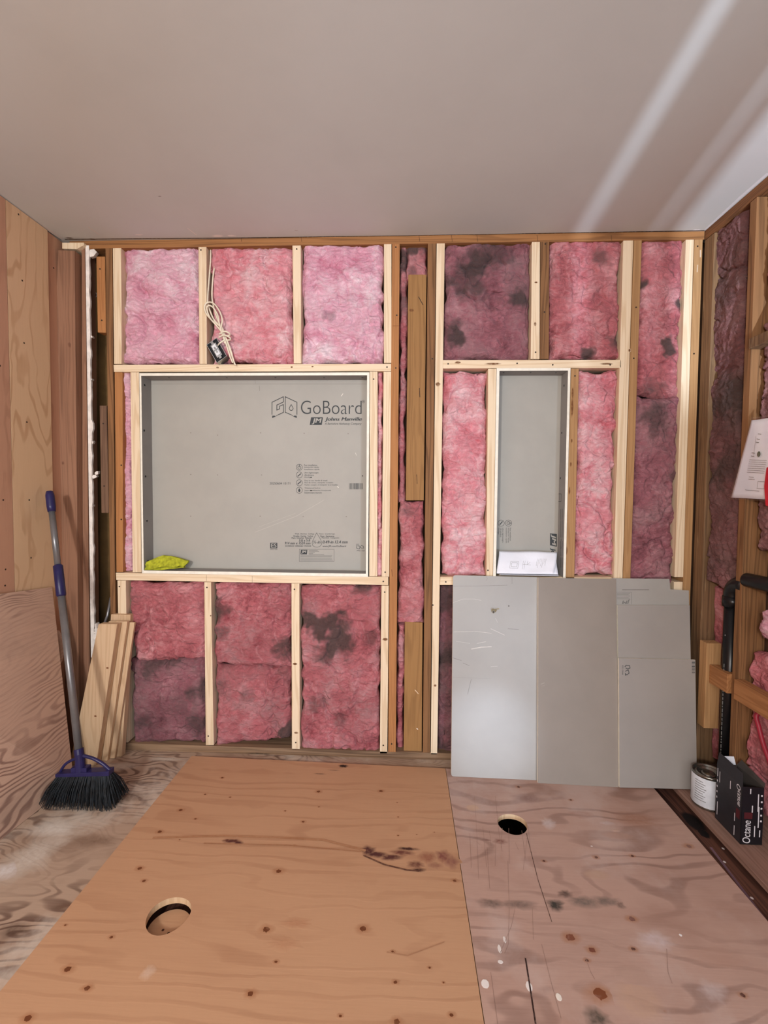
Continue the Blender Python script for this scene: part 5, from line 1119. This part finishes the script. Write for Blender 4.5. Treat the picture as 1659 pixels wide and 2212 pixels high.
mb = MB(); mb.lathe(cc + Vector((0, 0, hcan - .0095)), [(.001, .004), (.018, .004), (.022, .003), (.024, 0)], 32); mb.build('lid_dome', 'canmetal', can, smooth=True)
mb = MB()
for k in range(9):
    zz = .03 + k * .009; aN = [math.pi * 1.05 + i * .05 for i in range(16 - (k * 3) % 5)]
    for i in range(len(aN) - 1):
        q1 = [cc + Vector((math.cos(t_) * (cr + .0006), math.sin(t_) * (cr + .0006), z_)) for t_, z_ in ((aN[i], zz), (aN[i + 1], zz), (aN[i + 1], zz + .0022), (aN[i], zz + .0022))]; mb.quad(q1)
mb.build('label_print', 'ink_soft', can)

# black carton
A0 = F(1545, 1766, .001); B0 = F(1599, 1824, .001); C0 = F(1646, 1826, .001)
wdv = (C0 - B0); wdv = Vector((wdv.x, wdv.y * .3, 0)); lnv = (A0 - B0); lnv.z = 0
# keep square
lnv = Vector((-wdv.y, wdv.x, 0)).normalized() * lnv.length
lnv = (A0 - B0) * .6 + lnv * .4; lnv.z = 0
def ht_at(px, py, p):
    d = ray(px, py); k = (p.y + DIST) / d.y; return (CAM + d * k).z
hB = ht_at(1604, 1700, B0)
bo = thing('carton', B0, 'open black cardboard box with white lettering on the right-hand ledge', 'box')
up = Vector((0, 0, hB)); A_, B_, C_, D_ = B0 + lnv, B0, B0 + wdv, B0 + lnv + wdv
th = .0015
def wallp(name, p, q, h1, h2, mat, inn):
    n_ = Vector((q - p)).cross(Vector((0, 0, 1))).normalized()
    mb = MB(); r_ = [p, q, q + Vector((0, 0, h2)), p + Vector((0, 0, h1))]
    mb.hexa(r_, [v + inn * th for v in r_]); mb.fm[1] = 1
    return mb.build(name, [mat, 'cartonin'], bo)
iw = wdv.normalized(); il_ = lnv.normalized()
wallp('front_panel', B_, A_, hB, hB, 'carton', iw); wallp('back_panel', D_, C_, hB, hB, 'carton', -iw)
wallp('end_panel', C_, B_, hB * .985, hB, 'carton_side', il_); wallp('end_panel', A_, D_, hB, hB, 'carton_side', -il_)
mb = MB(); mb.hexa([B_ + Vector((0, 0, .001)), C_ + Vector((0, 0, .001)), D_ + Vector((0, 0, .001)), A_ + Vector((0, 0, .001))], [v + Vector((0, 0, .003)) for v in (B_, C_, D_, A_)]); mb.build('bottom_panel', 'cartonin', bo)
fl = [A_ + up, B_ + up, B_ + up + lnv * .08 + Vector((0, 0, .040)), A_ + up - lnv * .02 + Vector((0, 0, .046))]
fl = [v - iw * .0002 for v in fl]; fl[2] = fl[2] + iw * .006; fl[3] = fl[3] + iw * .006
mb = MB(); mb.hexa(fl, [v + iw * th for v in fl]); mb.build('top_flap', ['carton'], bo)
fl = [D_ + up, C_ + up, C_ + up + lnv * .1 + iw * .012 + Vector((0, 0, .006)), D_ + up - lnv * .05 + iw * .012 + Vector((0, 0, .022))]
mb = MB(); mb.hexa(fl, [v - iw * th for v in fl]); mb.fm[0] = 0; mb.build('top_flap', ['cartonin'], bo)
fl = [A_ + up + iw * .004, D_ + up - iw * .004, D_ + up - iw * .012 + Vector((0, 0, .03)), A_ + up + iw * .012 + Vector((0, 0, .03))]
mb = MB(); mb.hexa(fl, [v + il_ * th for v in fl]); mb.build('dust_flap', ['white'], bo)
# lettering reads upward; on the big face and on the end
def face_txt(mb, s, o_, along, x0, x1, z0, z1, out, m=0, shear=0.0, offset=0.02, flip=1):
    """text running up the panel: x0..x1 fraction across, z0..z1 height fraction"""
    O = o_ + along * (x1 if flip > 0 else x0) + Vector((0, 0, hB * (z0 if flip > 0 else z1))) + out * .0008
    text_fit(mb, s, O, Vector((0, 0, hB * (z1 - z0) * flip)), along * ((x0 - x1) * flip), m, shear, offset)
mbt = MB()
face_txt(mbt, 'Octane', B_, wdv, .08, .44, .03, .42, -il_, 0, .15, .006)
for x, z0, z1 in ((.46, .56, .68), (.60, .14, .33), (.72, .58, .88), (.76, .30, .66), (.35, .88, .97), (.84, .14, .26)):
    o_ = B_ + wdv * x - il_ * .0008; mbt.quad([o_ + Vector((0, 0, hB * z0)), o_ + wdv * .05 + Vector((0, 0, hB * z0)), o_ + wdv * .05 + Vector((0, 0, hB * z1)), o_ + Vector((0, 0, hB * z1))])
for z in (.40, .50, .62, .73, .84):
    o_ = B_ + wdv * .86 - il_ * .0008; mbt.quad([o_ + Vector((0, 0, hB * z)), o_ + wdv * .08 + Vector((0, 0, hB * z)), o_ + wdv * .08 + Vector((0, 0, hB * (z + .03))), o_ + Vector((0, 0, hB * (z + .03)))])
face_txt(mbt, 'Octane', B_, lnv, .06, .20, .62, .98, -iw, 0, -.15, .006, -1)
for x, z0, z1 in ((.90, .10, .34), (.84, .72, .92), (.93, .80, .95), (.42, .78, .92), (.22, .30, .44), (.22, .05, .22)):
    o_ = B_ + lnv * x - iw * .0008; mbt.quad([o_ + Vector((0, 0, hB * z0)), o_ + lnv * .025 + Vector((0, 0, hB * z0)), o_ + lnv * .025 + Vector((0, 0, hB * z1)), o_ + Vector((0, 0, hB * z1))])
for z in (.40, .50, .60, .70):
    o_ = B_ + lnv * .93 - iw * .0008; mbt.quad([o_ + Vector((0, 0, hB * z)), o_ + lnv * .035 + Vector((0, 0, hB * z)), o_ + lnv * .035 + Vector((0, 0, hB * (z + .035))), o_ + Vector((0, 0, hB * (z + .035)))])
mbt.split('lettering', 'cartonwhite', bo, .012)
mbt = MB()
o_ = B_ + wdv * .12 - il_ * .0008; mbt.quad([o_ + Vector((0, 0, hB * .45)), o_ + wdv * .38 + Vector((0, 0, hB * .45)), o_ + wdv * .38 + Vector((0, 0, hB * .56)), o_ + Vector((0, 0, hB * .56))])
o_ = B_ + lnv * .05 - iw * .0008; mbt.quad([o_ + Vector((0, 0, hB * .40)), o_ + lnv * .14 + Vector((0, 0, hB * .40)), o_ + lnv * .14 + Vector((0, 0, hB * .56)), o_ + Vector((0, 0, hB * .56))])
mbt.split('red_badge', 'cartonred', bo)

for o in list(bpy.data.objects):
    for k in ('_o', '_n'):
        if k in o: del o[k]
